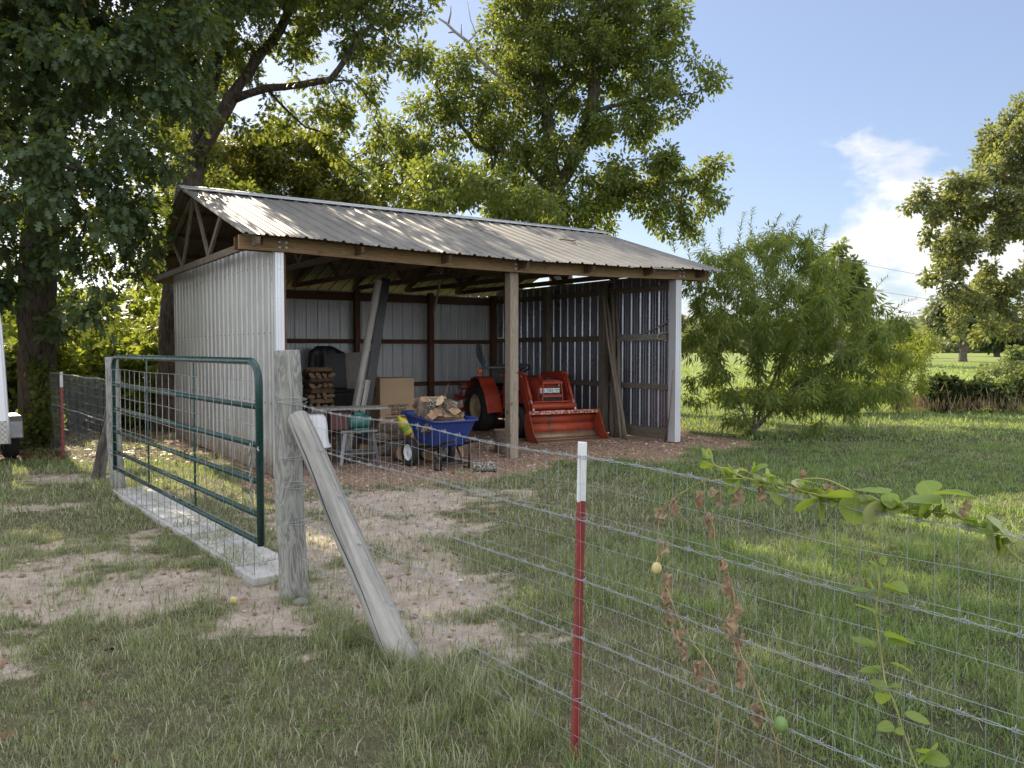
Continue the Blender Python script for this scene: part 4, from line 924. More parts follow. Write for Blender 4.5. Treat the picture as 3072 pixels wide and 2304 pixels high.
# brush guard
m = MB(); gy_ = 1.90; gp = [(-.22, gy_, .50), (-.21, gy_ + .01, .80), (-.19, gy_ - .01, 1.03), (-.17, gy_ - .06, 1.07), (.17, gy_ - .06, 1.07), (.19, gy_ - .01, 1.03), (.21, gy_ + .01, .80), (.22, gy_, .50)]
m.tube(gp, .014, 8)
for z in (1.035, .79, .595): m.bar((-.21, gy_ + .005, z), (.21, gy_ + .005, z), .02, .045)
m.bar((-.25, gy_ - .02, .50), (.25, gy_ - .02, .50), .10, .06); m.build('grille_guard', M['orange'], tr, .003)
# loader
for s_ in (-1, 1):
    x = s_ * .44; Mx = Matrix(((0, 0, 1, x), (1, 0, 0, 0), (0, 1, 0, 0), (0, 0, 0, 1)))
    ua = [(.70, 1.20), (1.46, 1.235), (1.55, 1.215), (1.62, 1.14), (2.02, .32), (2.06, .24), (1.98, .20), (1.90, .26), (1.47, .95), (1.36, 1.07), (.74, 1.10), (.68, 1.14)]
    MB().prism(ua, .075, Mx).build('loader_arm', M['orange'], tr, .008)
    MB().prism([(.64, .50), (.88, .50), (.80, .90), (.78, 1.12), (.68, 1.13), (.64, .92)], .10, Matrix(((0, 0, 1, s_ * .36), (1, 0, 0, 0), (0, 1, 0, 0), (0, 0, 0, 1)))).build('loader_upright', M['orange'], tr, .008)
    m = MB(); m.tube([(s_ * .40, .80, .68), (s_ * .40, 1.22, .86)], .034, 10); m.tube([(s_ * .40, 1.2, .85), (s_ * .40, 1.46, .97)], .018, 8, mat=1); m.build('lift_cylinder', [M['orange'], M['trim']], tr)
    m = MB(); m.tube([(s_ * .44, 1.64, 1.17), (s_ * .44, 1.89, .72)], .032, 10); m.tube([(s_ * .44, 1.89, .72), (s_ * .44, 2.02, .49)], .018, 8, mat=1); m.ball((s_ * .44, 1.63, 1.19), .035, 8, 6); m.build('tilt_cylinder', [M['orange'], M['trim']], tr)
    m = MB(); m.tube([(s_ * .38, .75, 1.0), (s_ * .32, 1.1, 1.02), (s_ * .37, 1.5, .85), (s_ * .38, 1.7, .70), (s_ * .39, 1.88, .62)], .011, 6); m.build('hose', M['rubber'], tr)
m = MB(); m.tube([(-.47, 1.93, .60), (.47, 1.93, .60)], .065, 16); m.bar((-.38, 1.86, .685), (.38, 1.86, .685), .12, .02); m.build('cross_tube', M['orange'], tr, .003)
# bucket
bk = bpy.data.objects.new('bucket', None); C.objects.link(bk); bk.parent = tr; bk.location = (-.07, 2.10, 0)
HW = .725; prof = [(.13, .535), (.05, .525), (-.01, .44), (-.03, .30), (.0, .15), (.08, .05), (.20, .02), (.46, .008)]
m = MB()
for k in range(len(prof) - 1):
    (y0, z0), (y1, z1) = prof[k], prof[k + 1]
    m.add([(-HW, y0, z0), (HW, y0, z0), (HW, y1, z1), (-HW, y1, z1)], [(0, 1, 2, 3)], None, 1 if k >= 4 else 0, True)
m.build('bucket_shell', [M['bucket'], M['bucketsteel']], bk, 0, None, 0, .010)
m = MB(); m.box((0, .13, .515), (2 * HW, .014, .065)); m.build('bucket_lip', M['lip'], bk, .003)
m = MB(); m.box((0, .47, .012), (2 * HW + .03, .07, .016)); m.build('cutting_edge', M['bucketsteel'], bk, .003)
for s_ in (-1, 1):
    pl = [(.14, .55), (.05, .54), (-.03, .44), (-.045, .30), (-.01, .13), (.08, .03), (.20, .0), (.49, -.0), (.50, .03), (.34, .14)]
    MB().prism(pl, .012, Matrix(((0, 0, 1, s_ * (HW + .008)), (1, 0, 0, 0), (0, 1, 0, 0), (0, 0, 0, 1)))).build('bucket_side', M['bucket'], bk, .003)
# rear linkage and red implement behind
m = MB()
for s_ in (-1, 1): m.bar((s_ * .25, -.30, .45), (s_ * .35, -.95, .42), .04, .06); m.bar((s_ * .20, -.35, .95), (s_ * .35, -.80, .50), .03, .03)
m.bar((0, -.3, .75), (0, -.9, .80), .04, .04); m.build('hitch_link', M['toolgrey'], tr, .004)
im = thing('tiller', 'red three point implement hitched behind the tractor', 'implement', tuple(np.array([-.10, 16.45, 0]) - np.array([fw[0], fw[1], 0]) * 1.05), tr_rz)
m = MB(); m.tube([(-.62, 0, .84), (.62, 0, .84)], .05, 10); m.build('crossbar', M['toolgrey'], im)
m = MB(); m.bar((-.6, 0, .90), (.6, 0, .90), .10, .05)
for s_ in (-1, 1): m.bar((s_ * .5, .02, .88), (s_ * .30, .04, .42), .05, .03, (0, 1, 0)); m.bar((s_ * .55, -.02, .80), (s_ * .72, .05, .35), .05, .05, (0, 1, 0)); m.bar((s_ * .6, 0, .62), (s_ * .6, -.3, .62), .05, .10)
m.bar((-.6, .02, .62), (.6, .02, .62), .06, .06); m.bar((-.65, -.05, .42), (.65, -.05, .42), .20, .16); m.build('frame', M['redtool'], im, .006)
m = MB()
for i in range(9): m.bar((-.6 + .15 * i, -.05, .40), (-.6 + .15 * i, .02 * (-1) ** i - .05, -.02), .05, .012, (1, 0, 0))
m.build('tine', M['toolgrey'], im)
for k, (dx, lab) in enumerate(((-.42, 'forked stick'),)):
    q = G(1290, 1318); m = MB(); pts = [np.array([q[0], q[1], 0]), P(1322, 1215, 15.2), P(1333, 1190, 15.2), P(1345, 1150, 15.3)]; m.tube(pts, [.02, .018, .014, .01], 6); m.tube([pts[2], P(1365, 1225, 15.4), P(1385, 1240, 15.5)], .012, 6)
    tag(m.build('forked_branch', M['ply']), 'pale forked branch standing behind the wheelbarrow load', 'branch')

# ------------------------------------------------------------------ fence along the drive and its gate
def fpost(name, t, r0, r1, h, label, lean=(0, 0)):
    m = MB(); pts = []; n_ = 8; rs = []
    for k in range(n_ + 1): f = k / n_; pts.append((lean[0] * f + .006 * math.sin(f * 9), lean[1] * f + .005 * math.cos(f * 7), -.25 + (h + .25) * f)); rs.append(r0 + (r1 - r0) * f + .003 * math.sin(f * 17))
    m.tube(pts, rs, 24); q = fl(t, 0); o = m.build(name, M['greywood'], None, .005); o.location = q; return tag(o, label, 'post')
fpost('fence_post', 0, .098, .086, 1.645, 'thick weathered wooden post right of the green gate', (-.03, .0))
fpost('fence_post', -5.14, .085, .072, 1.56, 'weathered wooden post carrying the left end of the green gate', (-.05, -.0))
def brace(t0, z0, t1, r, label, offn=.0):
    a, b = Vector(fl(t0, z0, offn)), Vector(fl(t1, -.18, offn)); m = MB(); n_ = 8
    m.tube([a + (b - a) * (k / n_) + Vector((.006 * math.sin(k), .004 * math.cos(k * 1.7), 0)) for k in range(n_ + 1)], [r * (1 + .03 * math.sin(k * 2.1)) * (.88 + .22 * k / n_) for k in range(n_ + 1)], 18)
    d = (b - a).normalized(); side = d.cross(Vector((FN[0], FN[1], 0))).normalized(); nrm = Vector((-FN[0], -FN[1], 0))
    # long drying crack: a thin dark groove strip set in the face
    cr_ = MB(); pts = []
    for k in range(15): f = .05 + .85 * k / 14; ang = .25 + .12 * math.sin(k * .8); rr = r * (.88 + .22 * f) * 1.005; pts.append(a + (b - a) * f + (nrm * math.cos(ang) + side * math.sin(ang)) * rr)
    cr_.tube(pts, [.001 + .0045 * math.sin(math.pi * k / 14) for k in range(15)], 5)
    o = m.build('brace_post', M['bracewood' if t0 > 0 else 'oldbracewood'], None, .004); cr_.build('crack', M['blacksteel'], o); return tag(o, label, 'brace')
brace(.10, 1.20, 1.63, .080, 'slanting weathered brace timber leaning against the right gate post')
brace(-5.24, 1.10, -6.42, .075, 'slanting dark brace timber leaning against the left gate post')
def tpost(t, h, label, tilt=(0, 0)):
    q = fl(t, 0, .03); tp = thing('t_post', label, 'fence post', q, math.atan2(FU[1], FU[0]) + R(205))
    prof = [(-.019, -.0022), (.019, -.0022), (.019, .0022), (.0028, .003), (.0028, .036), (-.0028, .036), (-.0028, .003), (-.019, .0022)]
    def part(name, z0, z1, mat):
        V = [(x - tilt[0] * z * .9, y + tilt[0] * z * .42, z) for z in (z0, z1) for x, y in prof]; n_ = 8
        m = MB().add(V, [(i, (i + 1) % n_, n_ + (i + 1) % n_, n_ + i) for i in range(n_)] + [tuple(range(8))[::-1], tuple(range(8, 16))])
        z = z0 + .03
        while z < z1 - .02 and mat == 'tpostred':
            m.box((-tilt[0] * z * .9, .038 + tilt[0] * z * .42, z), (.009, .008, .014)); z += .055
        return m.build(name, M[mat], tp, .0012)
    part('shaft', -.2, h - .235, 'tpostred'); part('painted_tip', h - .235, h, 'tpostwhite'); return tp
tpost(2.755, 1.286, 'red steel fence post with white top in the foreground', (.028, 0))
tpost(-8.95, 1.30, 'red steel fence post with white tip left of the gate')
tpost(-11.9, 1.42, 'farther steel fence post with white tip before the big oak trunk')
def wires(name, label, t0, t1, zt0, zt1, step, lines):
    """woven stock fence with barbed strands from t0 to t1"""
    fo = thing(name, label, 'wire fence', fl(t0, 0)); bx_, by_, _ = fl(t0, 0)
    def pt(t, z, off=0.): q = fl(t, z, off); return (q[0] - bx_, q[1] - by_, q[2])
    def top(t): return zt0 + (zt1 - zt0) * (t - t0) / (t1 - t0) - .012 * math.sin((t - t0) * 2.1) ** 2
    m = MB(); n_ = int(abs(t1 - t0) / .12) + 2; ts = [t0 + (t1 - t0) * i / (n_ - 1) for i in range(n_)]
    rows = 12
    for r_ in range(rows):
        m.tube([pt(t, max(.012, top(t) * (1 - r_ / (rows - 1)) + .003 * math.sin(t * 9 + r_)), .004 * math.sin(t * 4 + r_)) for t in ts], .00095, 4, False)
    t = t0 + .04; k = 0
    while t < t1:
        j = .004 * math.sin(k * 2.3); pts = [pt(t + j + .0035 * math.sin(z_ * 3 + k), max(.01, top(t) * z_ / 6), .003 + .003 * math.sin(k + z_)) for z_ in range(7)]
        m.tube(pts, .00088, 4, False); t += step; k += 1
    m.build('woven_wire', M['wire'], fo)
    for zf, (sagk) in lines:
        b = MB(); n2 = int(abs(t1 - t0) / .012)
        for ph in (0, math.pi):
            b.tube([pt(t0 + (t1 - t0) * i / n2, top(t0 + (t1 - t0) * i / n2) * zf + .003 * math.sin(i * .55 + ph) + .004 * math.sin(i * .04 + zf * 9), -.008 + .003 * math.cos(i * .55 + ph)) for i in range(n2 + 1)], .0012, 4, False)
        t = t0 + .06 + .03 * zf
        while t < t1:
            z = top(t) * zf + .004 * math.sin((t - t0) / .012 * .04 + zf * 9); c_ = Vector(pt(t, z, -.008))
            b.tube([Vector(pt(t + .0055 * math.cos(a) * .9 + .002 * a - .006, z + .0048 * math.sin(a), -.008 + .0048 * math.cos(a))) for a in np.linspace(0, 9.4, 14)], .0013, 4)
            b.tube([c_ + Vector((.004, -.002, .015)), c_ + Vector((-.003, .001, -.014))], .0012, 4); b.tube([c_ + Vector((-.010, -.008, .010)), c_ + Vector((.009, .007, -.010))], .0012, 4)
            t += .125
        b.build('barbed_wire', M['wire'], fo)
    return fo
fo = wires('wire_fence', 'wire mesh fence with barbed strands crossing the right foreground', .02, 5.3, 1.29, 1.19, .067, [(1.0, 0), (.80, 0), (.605, 0), (.42, 0), (.215, 0)])
fo2 = wires('wire_fence', 'wire mesh fence on the far left between gate post and trailer', -13.5, -5.18, 1.28, 1.28, .075, [(1.0, 0), (.6, 0)])
def tie(par, base, t, z, r, n_=2):
    m = MB(); b = np.array(base)
    for k in range(n_):
        pts = [np.array(fl(t, 0)) - b * np.array([1, 1, 0]) + np.array([r * math.cos(a), r * math.sin(a), z + k * .016 + .008 * math.sin(a * 2 + k * 2)]) for a in np.linspace(0, 6.283, 24, endpoint=False)]
        m.tube(pts, .0018, 5, closed=True)
    m.build('wire_tie', M['wire'], par)
for z, n_ in ((1.295, 3), (.93, 2), (.74, 3), (.50, 2)): tie(fo, fl(.02, 0), 0, z, .099, n_)
for z in (1.25, .9, .6, .35): tie(fo2, fl(-13.5, 0), -5.14, z, .086, 2)
m = MB()                                                        # clips on the T post
for z in (1.228, .994, .746, .516, .265):
    m = MB(); b = np.array(fl(2.755, 0, .03)) - np.array(fl(.02, 0)); m.tube([(b[0] + .028 * z * FU[0] + .027 * math.cos(a), b[1] + .028 * z * FU[1] + .03 * math.sin(a), z + .006 * math.sin(a)) for a in np.linspace(0, 6.283, 14, endpoint=False)], .0017, 5, closed=True); m.build('post_clip', M['oldwire'], fo)
pass
# gate (local +x runs from the latch end to the hinge end)
gdir = -FU; gt = thing('farm_gate', 'dark green tubular farm gate with wire mesh panel', 'gate', fl(-.40, 0, -.07), math.atan2(gdir[1], gdir[0]))
GL, zt, zb = 4.52, 1.565, .285
fr = [(0, 0, zb - .02)] + [(0, 0, zt - .16)] + [(.16 - .16 * math.cos(a), 0, zt - .16 + .16 * math.sin(a)) for a in np.linspace(.2, math.pi / 2, 7)] + [(GL - .16 + .16 * math.sin(a), 0, zt - .16 + .16 * math.cos(a)) for a in np.linspace(0, math.pi / 2 - .2, 7)] + [(GL, 0, zt - .16), (GL, 0, zb - .02)]
MB().tube(fr, .026, 14).build('frame', M['gategreen'], gt)
for z in (1.245, .975, .715, .48, .285): MB().tube([(.02, 0, z), (GL - .02, 0, z)], .021, 12).build('rail', M['gategreen'], gt)
for x in (1.58, 3.12): MB().bar((x, -.022, zb), (x, -.022, zt), .035, .012, (0, 1, 0)).build('upright', M['gategreen'], gt, .003)
m = MB()
for i in range(22):
    x = .06 + .2105 * i
    if x < GL: m.tube([(x, .028 + .004 * math.sin(i), .055), (x + .004 * math.sin(i * 3), .030, .75), (x, .026, 1.425)], .0026, 5)
for z in (.055, .19, .33, .46, .60, .78, .95, 1.12, 1.28, 1.425): m.tube([(.03 + (GL - .06) * k / 12, .030 + .003 * math.sin(k + z * 9), z + .004 * math.sin(k * 1.3 + z * 5)) for k in range(13)], .0026, 5)
m.build('mesh_panel', M['oldwire'], gt)
ch = MB()
for k in range(11):
    c_ = Vector((.035 + .006 * math.sin(k), .055, .965 - .042 * k)); Mx = Matrix.Translation(c_) @ Matrix.Rotation(R(90 * (k % 2)), 4, 'Z')
    ch.tube([Mx @ Vector((.010 * math.cos(a), 0, .024 * math.sin(a))) for a in np.linspace(0, 6.283, 12, endpoint=False)], .0042, 6, closed=True)
ch.build('chain', M['oldwire'], gt)
m = MB(); m.tube([(GL - .02, .0, 1.35), (GL + .12, .02, 1.35)], .012, 8); m.tube([(GL - .02, 0, .45), (GL + .12, .02, .45)], .012, 8); m.build('hinge', M['oldwire'], gt)
m = MB(); m.tube([(-.03, .02, .97), (-.12, .06, .97), (-.17, .07, .96)], .006, 6); m.build('latch_hook', M['oldwire'], gt)
# pavers
for i in range(11):
    for j, off_ in enumerate((.075,)):
        t = -.60 - .415 * i; q = fl(t, 0, off_ + random.uniform(-.008, .008)); m = MB().box((0, 0, 0), (.392, .40, .06))
        o = m.build('concrete_paver', M['paver'], None, .006, (q[0], q[1], .012 + random.uniform(-.003, .003)), math.atan2(FU[1], FU[0]) + random.uniform(-.012, .012))
        tag(o, 'pale square concrete paver in the strip under the green gate', 'paver', 'concrete pavers under the gate')
# stones, fallen fruit and bigger leaves lying about
for (px, py, r, lab) in ((1188 / 1, 1500, 0, ''),): pass
tag(MB().ball((0, 0, .026), .028, 14, 10, (1.05, .95, .9)).build('windfall_fruit', M['fruityellow'], None, 0, gz_(702, 1813)), 'pale yellow fruit lying on bare dirt before the gate post', 'fruit')
for (px, py, r, lab, mt) in ((905, 1812, .045, 'pale stone at the foot of the right gate post', 'greywood'), (1030, 1888, .04, 'small stone in the bare dirt beyond the slanting brace', 'greywood'), (1040, 1480, .05, 'grey stone on the grass inside the fence', 'greywood')):
    m = MB().ball((0, 0, 0), r, 9, 6, (1.3, .9, .6)); m.v = [(x * random.uniform(.85, 1.15), y * random.uniform(.85, 1.15), z) for x, y, z in m.v]; q = G(px, py); tag(m.build('stone', M[mt], None, 0, (q[0], q[1], r * .3)), lab, 'stone')

# ------------------------------------------------------------------ white trailer cut by the left edge (local: +y away from the viewer, x = 0 its right side)
tl = thing('trailer', 'white enclosed trailer with diamond plate skirt at the left edge', 'trailer', (-7.12, 11.3, 0), math.atan2(gdir[1], gdir[0]) - R(90))
sec = [(-2.2, .31), (0, .31), (-.015, .64), (-.04, 1.35), (-.065, 1.95), (-.10, 2.25), (-.22, 2.40), (-1.84, 2.40), (-1.98, 2.25), (-2.04, 1.95), (-2.10, 1.35)]
MB().prism(sec, 4.0, Matrix(((1, 0, 0, 0), (0, 0, 1, 2.0), (0, 1, 0, 0), (0, 0, 0, 1)))).build('body', M['trailerwhite'], tl, .03)
MB().prism([(-2.19, .315), (-.012, .315), (-.025, .64), (-2.15, .64)], .006, Matrix(((1, 0, 0, 0), (0, 0, 1, -.006), (0, 1, 0, 0), (0, 0, 0, 1)))).build('skirt', M['diamond'], tl)
MB().tube([(x - .004, -.008, z) for x, z in sec[1:7]], .018, 8).build('edge_trim', M['trim'], tl)
MB().box((-1.1, -.008, 1.56), (2.0, .012, .02)).build('seam_strip', M['toolgrey'], tl)
MB().box((-1.1, 2.0, .26), (1.7, 3.6, .10)).build('chassis', M['blacksteel'], tl)
wheel(tl, (.10, .95, .30), .30, .20, .17, 'rimwhite', 0)
MB().prism([(.50, .33), (1.42, .33), (1.38, .58), (1.28, .66), (.64, .66), (.54, .58)], .26, Matrix(((0, 0, 1, .10), (1, 0, 0, 0), (0, 1, 0, 0), (0, 0, 0, 1)))).build('mudguard', M['toolgrey'], tl, .02)

# ------------------------------------------------------------------ trees and other foliage
def lf(prof, bend=.12, fold=.0):
    """leaf template: profile [(u, halfwidth)] -> unit leaf along +x, normal +z"""
    V = []; F = []
    for u, w in prof:
        z = -bend * u * u
        if w == 0: V.append((u, 0, z))
        else: V += [(u, -w, z + fold * w), (u, w, z + fold * w)]
    i = 0; cur = None
    for k in range(len(prof) - 1):
        a = prof[k][1] == 0; b = prof[k + 1][1] == 0; n0 = 1 if a else 2
        if a: F.append((i, i + 1, i + 2))
        elif b: F.append((i, i + 2, i + 1))
        else: F.append((i, i + 2, i + 3, i + 1))
        i += n0
    return np.array(V, float), F
T_OAK = lf([(0, 0), (.14, .05), (.30, .30), (.40, .09), (.60, .37), (.70, .10), (.86, .24), (1, 0)], .18)
T_SIMPLE = lf([(0, 0), (.30, .26), (.65, .24), (1, 0)], .2)
T_NARROW = lf([(0, 0), (.22, .095), (.6, .08), (1, 0)], .4)
T_ROUND = lf([(0, 0), (.22, .32), (.6, .38), (1, 0)], .15)
def leaves(name, pos, dr_, nr, size, tmpl, mat, parent):
    V, F = tmpl; N = len(pos); x = dr_ / (np.linalg.norm(dr_, axis=1, keepdims=True) + 1e-9)
    y = np.cross(nr, x); y /= (np.linalg.norm(y, axis=1, keepdims=True) + 1e-9); z = np.cross(x, y)
    co_ = pos[:, None] + size[:, None, None] * (V[None, :, 0, None] * x[:, None] + V[None, :, 1, None] * y[:, None] + V[None, :, 2, None] * z[:, None])
    k = len(V); fl_ = np.concatenate([np.array(f) for f in F]); lens = np.array([len(f) for f in F]); st0 = np.concatenate([[0], np.cumsum(lens)[:-1]]); nl = len(fl_)
    lp = (np.arange(N)[:, None] * k + fl_[None]).ravel(); st = (np.arange(N)[:, None] * nl + st0[None]).ravel()
    rn = np.repeat(rng.random(N), k)
    return link(name, np_mesh(name, co_.reshape(-1, 3), lp, st, mat, dict(rnd=rn)), parent)
def unit(n): v = rng.normal(size=(n, 3)); return v / np.linalg.norm(v, axis=1, keepdims=True)
def colonize(seeds, att, step, infl, kill, iters=140, droop=0.):
    """space colonisation: seeds = list of polylines (connected by nearest start)"""
    nodes = []; par = []
    for pl in seeds:
        pl = [np.array(p, float) for p in pl]
        if nodes:
            j = int(np.argmin([np.linalg.norm(np.array(n) - pl[0]) for n in nodes])); prev = j
        else: nodes.append(pl[0]); par.append(-1); prev = 0
        for a, b in zip(pl[:-1], pl[1:]):
            n_ = max(1, int(np.linalg.norm(b - a) / step))
            for i in range(1, n_ + 1): nodes.append(a + (b - a) * i / n_ + rng.normal(0, .03 * step, 3)); par.append(prev); prev = len(nodes) - 1
    nodes = [np.array(n) for n in nodes]; att = att.copy()
    N = np.array(nodes); d = np.full(len(att), 1e9); near = np.zeros(len(att), int)
    for j in range(len(N)):
        dd = np.linalg.norm(att - N[j], axis=1); k = dd < d; d[k] = dd[k]; near[k] = j
    used = {}
    for it in range(iters):
        act = d < infl
        if not act.any(): act = d < d.min() + 1.0 if len(d) else act
        if not len(att): break
        grow = {}
        vec = att[act] - N[near[act]]; vec /= (np.linalg.norm(vec, axis=1, keepdims=True) + 1e-9); idx_ = near[act]
        u_ = np.unique(idx_); new = []
        acc = np.zeros((len(N), 3)); np.add.at(acc, idx_, vec)
        for j in u_:
            g = acc[j]; l_ = np.linalg.norm(g)
            if l_ < 1e-3: continue
            if used.get(j, 0) > 4: continue
            used[j] = used.get(j, 0) + 1
            q = N[j] + (g / l_ + rng.normal(0, .18, 3) + np.array([0, 0, -droop])) * step; new.append((q, j))
        if not new: break
        base = len(N); N = np.concatenate([N, np.array([q for q, _ in new])]); par += [j for _, j in new]
        for j in range(base, len(N)):
            dd = np.linalg.norm(att - N[j], axis=1); k = dd < d; d[k] = dd[k]; near[k] = j
        keep_ = d > kill; att, d, near = att[keep_], d[keep_], near[keep_]
    return N, np.array(par)
def skeleton_mesh(N, par, r0, rmin, expo=2.3, base_flare=0.):
    n = len(N); kids = [[] for _ in range(n)]
    for i, p in enumerate(par):
        if p >= 0: kids[p].append(i)
    r = np.zeros(n)
    for i in range(n - 1, -1, -1):
        r[i] = rmin ** expo if not kids[i] else sum(r[k] for k in kids[i])
    r = r ** (1 / expo); q = math.log(r0 / rmin) / math.log(r[0] / rmin); r = rmin * (r / rmin) ** q
    depth = np.zeros(n)
    m = MB(); stack = [(0, None)]
    while stack:
        s0, pfrom = stack.pop(); pts = []; rs = []
        if pfrom is not None: pts.append(N[pfrom]); rs.append(min(r[pfrom], r[s0] * 1.25))
        i = s0
        while True:
            pts.append(N[i]); rs.append(r[i])
            if not kids[i]: break
            k = max(kids[i], key=lambda j: r[j])
            for j in kids[i]:
                if j != k: stack.append((j, i))
            i = k
        if len(pts) < 2: continue
        if pfrom is None and base_flare:
            for t in range(len(rs)):
                hh = pts[t][2] - N[0][2]; rs[t] *= 1 + base_flare * math.exp(-hh / .35)
        big = max(rs); nn = 12 if big > .12 else 7 if big > .04 else 4
        m.tube(pts, rs, nn, big > .03)
    return m, r, kids
def blobs(bl_, n):
    bl_ = [(c_, tuple(x * 1.12 for x in rr)) for c_, rr in bl_]
    vol = np.array([b[1][0] * b[1][1] * b[1][2] for b in bl_]); cnt = np.maximum(4, (n * vol / vol.sum()).astype(int)); out = []
    for (c_, rr), k in zip(bl_, cnt):
        u = unit(k) * (rng.random((k, 1)) ** (1 / 2.2)); out.append(np.array(c_) + u * np.array(rr))
    return np.concatenate(out)
def tree(name, label, cat, base, seeds, bl_, natt, nleaf, lsize, tmpl, mat, bark, r0, step=.32, infl=2.2, kill=.42, rmin=.006, spread=.30, leaf_r=.030, droop=.0, down=.35, flare=.35, group=None, rscale=1.0, up=.9):
    t = thing(name, label, cat, tuple(base), 0, group); b = np.array(base)
    att = blobs(bl_, natt) - b; sd = [[np.array(p) - b for p in pl] for pl in seeds]
    N, par = colonize(sd, att, step, infl, kill, droop=droop)
    m, r, kids = skeleton_mesh(N, par, r0, rmin, base_flare=flare); m.build('trunk', M[bark], t)
    thin = np.where((r < leaf_r) & (par >= 0))[0]; w = np.where([len(kids[i]) == 0 for i in thin], 3., 1.); w /= w.sum()
    pick = rng.choice(thin, nleaf, p=w); d0 = N[pick] - N[par[pick]]; d0 /= (np.linalg.norm(d0, axis=1, keepdims=True) + 1e-9)
    pos = N[pick] + unit(nleaf) * spread * rng.random((nleaf, 1)) ** .6 - d0 * rng.random((nleaf, 1)) * step
    out = pos - N[pick]; out /= (np.linalg.norm(out, axis=1, keepdims=True) + 1e-9)
    dr_ = d0 * .5 + out * .7 + unit(nleaf) * .45 + np.array([0, 0, -down]); nr = unit(nleaf) * .8 + np.array([0, 0, up])
    sz = lsize * rng.uniform(.6, 1.25, nleaf); leaves('crown', pos, dr_, nr, sz, tmpl, M[mat], t); return t, N, par, r
def B(px, py, d, rx, ry, rz): return (P(px, py, d), (rx, ry, rz))
Z = lambda p, z: np.array([p[0], p[1], z])
# big dark oak on the left
b0 = G(118, 1340); b0[2] = -.1
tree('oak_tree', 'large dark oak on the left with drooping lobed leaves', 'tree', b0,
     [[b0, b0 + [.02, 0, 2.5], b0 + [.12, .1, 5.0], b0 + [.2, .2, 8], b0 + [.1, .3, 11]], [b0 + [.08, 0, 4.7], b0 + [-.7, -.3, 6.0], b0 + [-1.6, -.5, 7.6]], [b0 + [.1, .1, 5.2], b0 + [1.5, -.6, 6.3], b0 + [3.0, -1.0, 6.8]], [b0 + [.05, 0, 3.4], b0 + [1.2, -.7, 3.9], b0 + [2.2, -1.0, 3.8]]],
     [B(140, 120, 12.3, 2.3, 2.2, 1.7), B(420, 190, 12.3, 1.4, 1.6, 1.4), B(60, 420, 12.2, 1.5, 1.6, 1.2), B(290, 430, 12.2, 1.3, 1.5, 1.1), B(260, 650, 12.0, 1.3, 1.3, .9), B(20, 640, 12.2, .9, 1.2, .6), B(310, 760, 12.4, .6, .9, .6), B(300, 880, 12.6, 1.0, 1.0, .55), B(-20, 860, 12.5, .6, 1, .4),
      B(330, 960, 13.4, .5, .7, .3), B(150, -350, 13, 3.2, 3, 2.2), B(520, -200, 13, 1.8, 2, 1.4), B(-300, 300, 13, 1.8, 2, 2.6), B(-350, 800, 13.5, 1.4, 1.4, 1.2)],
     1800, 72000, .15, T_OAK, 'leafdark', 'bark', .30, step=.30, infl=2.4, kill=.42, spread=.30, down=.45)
# oak behind the left end of the barn
b1 = G(503, 1292); b1[2] = -.1
q = lambda px, py, d: P(px, py, d)
tree('oak_tree', 'tall oak behind the left end of the barn with curved dark limbs', 'tree', b1,
     [[b1, b1 + [.1, .1, 2.5], q(565, 560, 16.6), q(618, 330, 17), q(650, 160, 17), q(690, -100, 17.5)], [q(580, 500, 16.7), q(690, 300, 16.6), q(800, 262, 16.5), q(900, 255, 16.4), q(990, 240, 16.3), q(1040, 170, 16.3), q(1078, 115, 16.2)], [q(700, 290, 16.6), q(760, 190, 16.9), q(840, 90, 17), q(880, 10, 17)], [q(990, 240, 16.3), q(1060, 245, 16.2)], [q(618, 330, 17), q(560, 180, 17.3)], [q(800, 262, 16.5), q(830, 300, 16.8), q(880, 350, 17)]],
     [B(620, 90, 17.2, 1.0, 1.6, 1.0), B(900, 40, 17, 1.3, 1.6, .8), B(1130, 80, 16.8, 1.0, 1.3, .95), B(1230, 190, 16.6, .45, .8, .55), B(1020, 330, 16.8, .7, 1.0, .38), B(790, 400, 17, .5, .8, .35), B(600, 480, 17, .6, 1.0, .5), B(545, 320, 18, .9, 1, 1.0), B(1150, 520, 17.8, .9, .9, .4), B(1030, 440, 17.6, .7, .8, .35), B(1260, 600, 17.8, .6, .7, .25), B(700, 600, 17.8, .7, .8, .3), B(520, 620, 17, .7, .9, .6), B(480, 780, 17, .7, .9, .6), B(470, 950, 16.8, .6, .8, .4), B(900, -250, 17.5, 2.6, 2.4, 1.6), B(550, -250, 17.5, 2, 2, 1.6), B(1180, -120, 17, 1.2, 1.4, .9), B(690, 250, 17.6, .7, .8, .5)],
     1900, 66000, .12, T_OAK, 'leafmid', 'bark', .25, step=.28, infl=2.0, kill=.42, spread=.27, rmin=.008, down=.3)
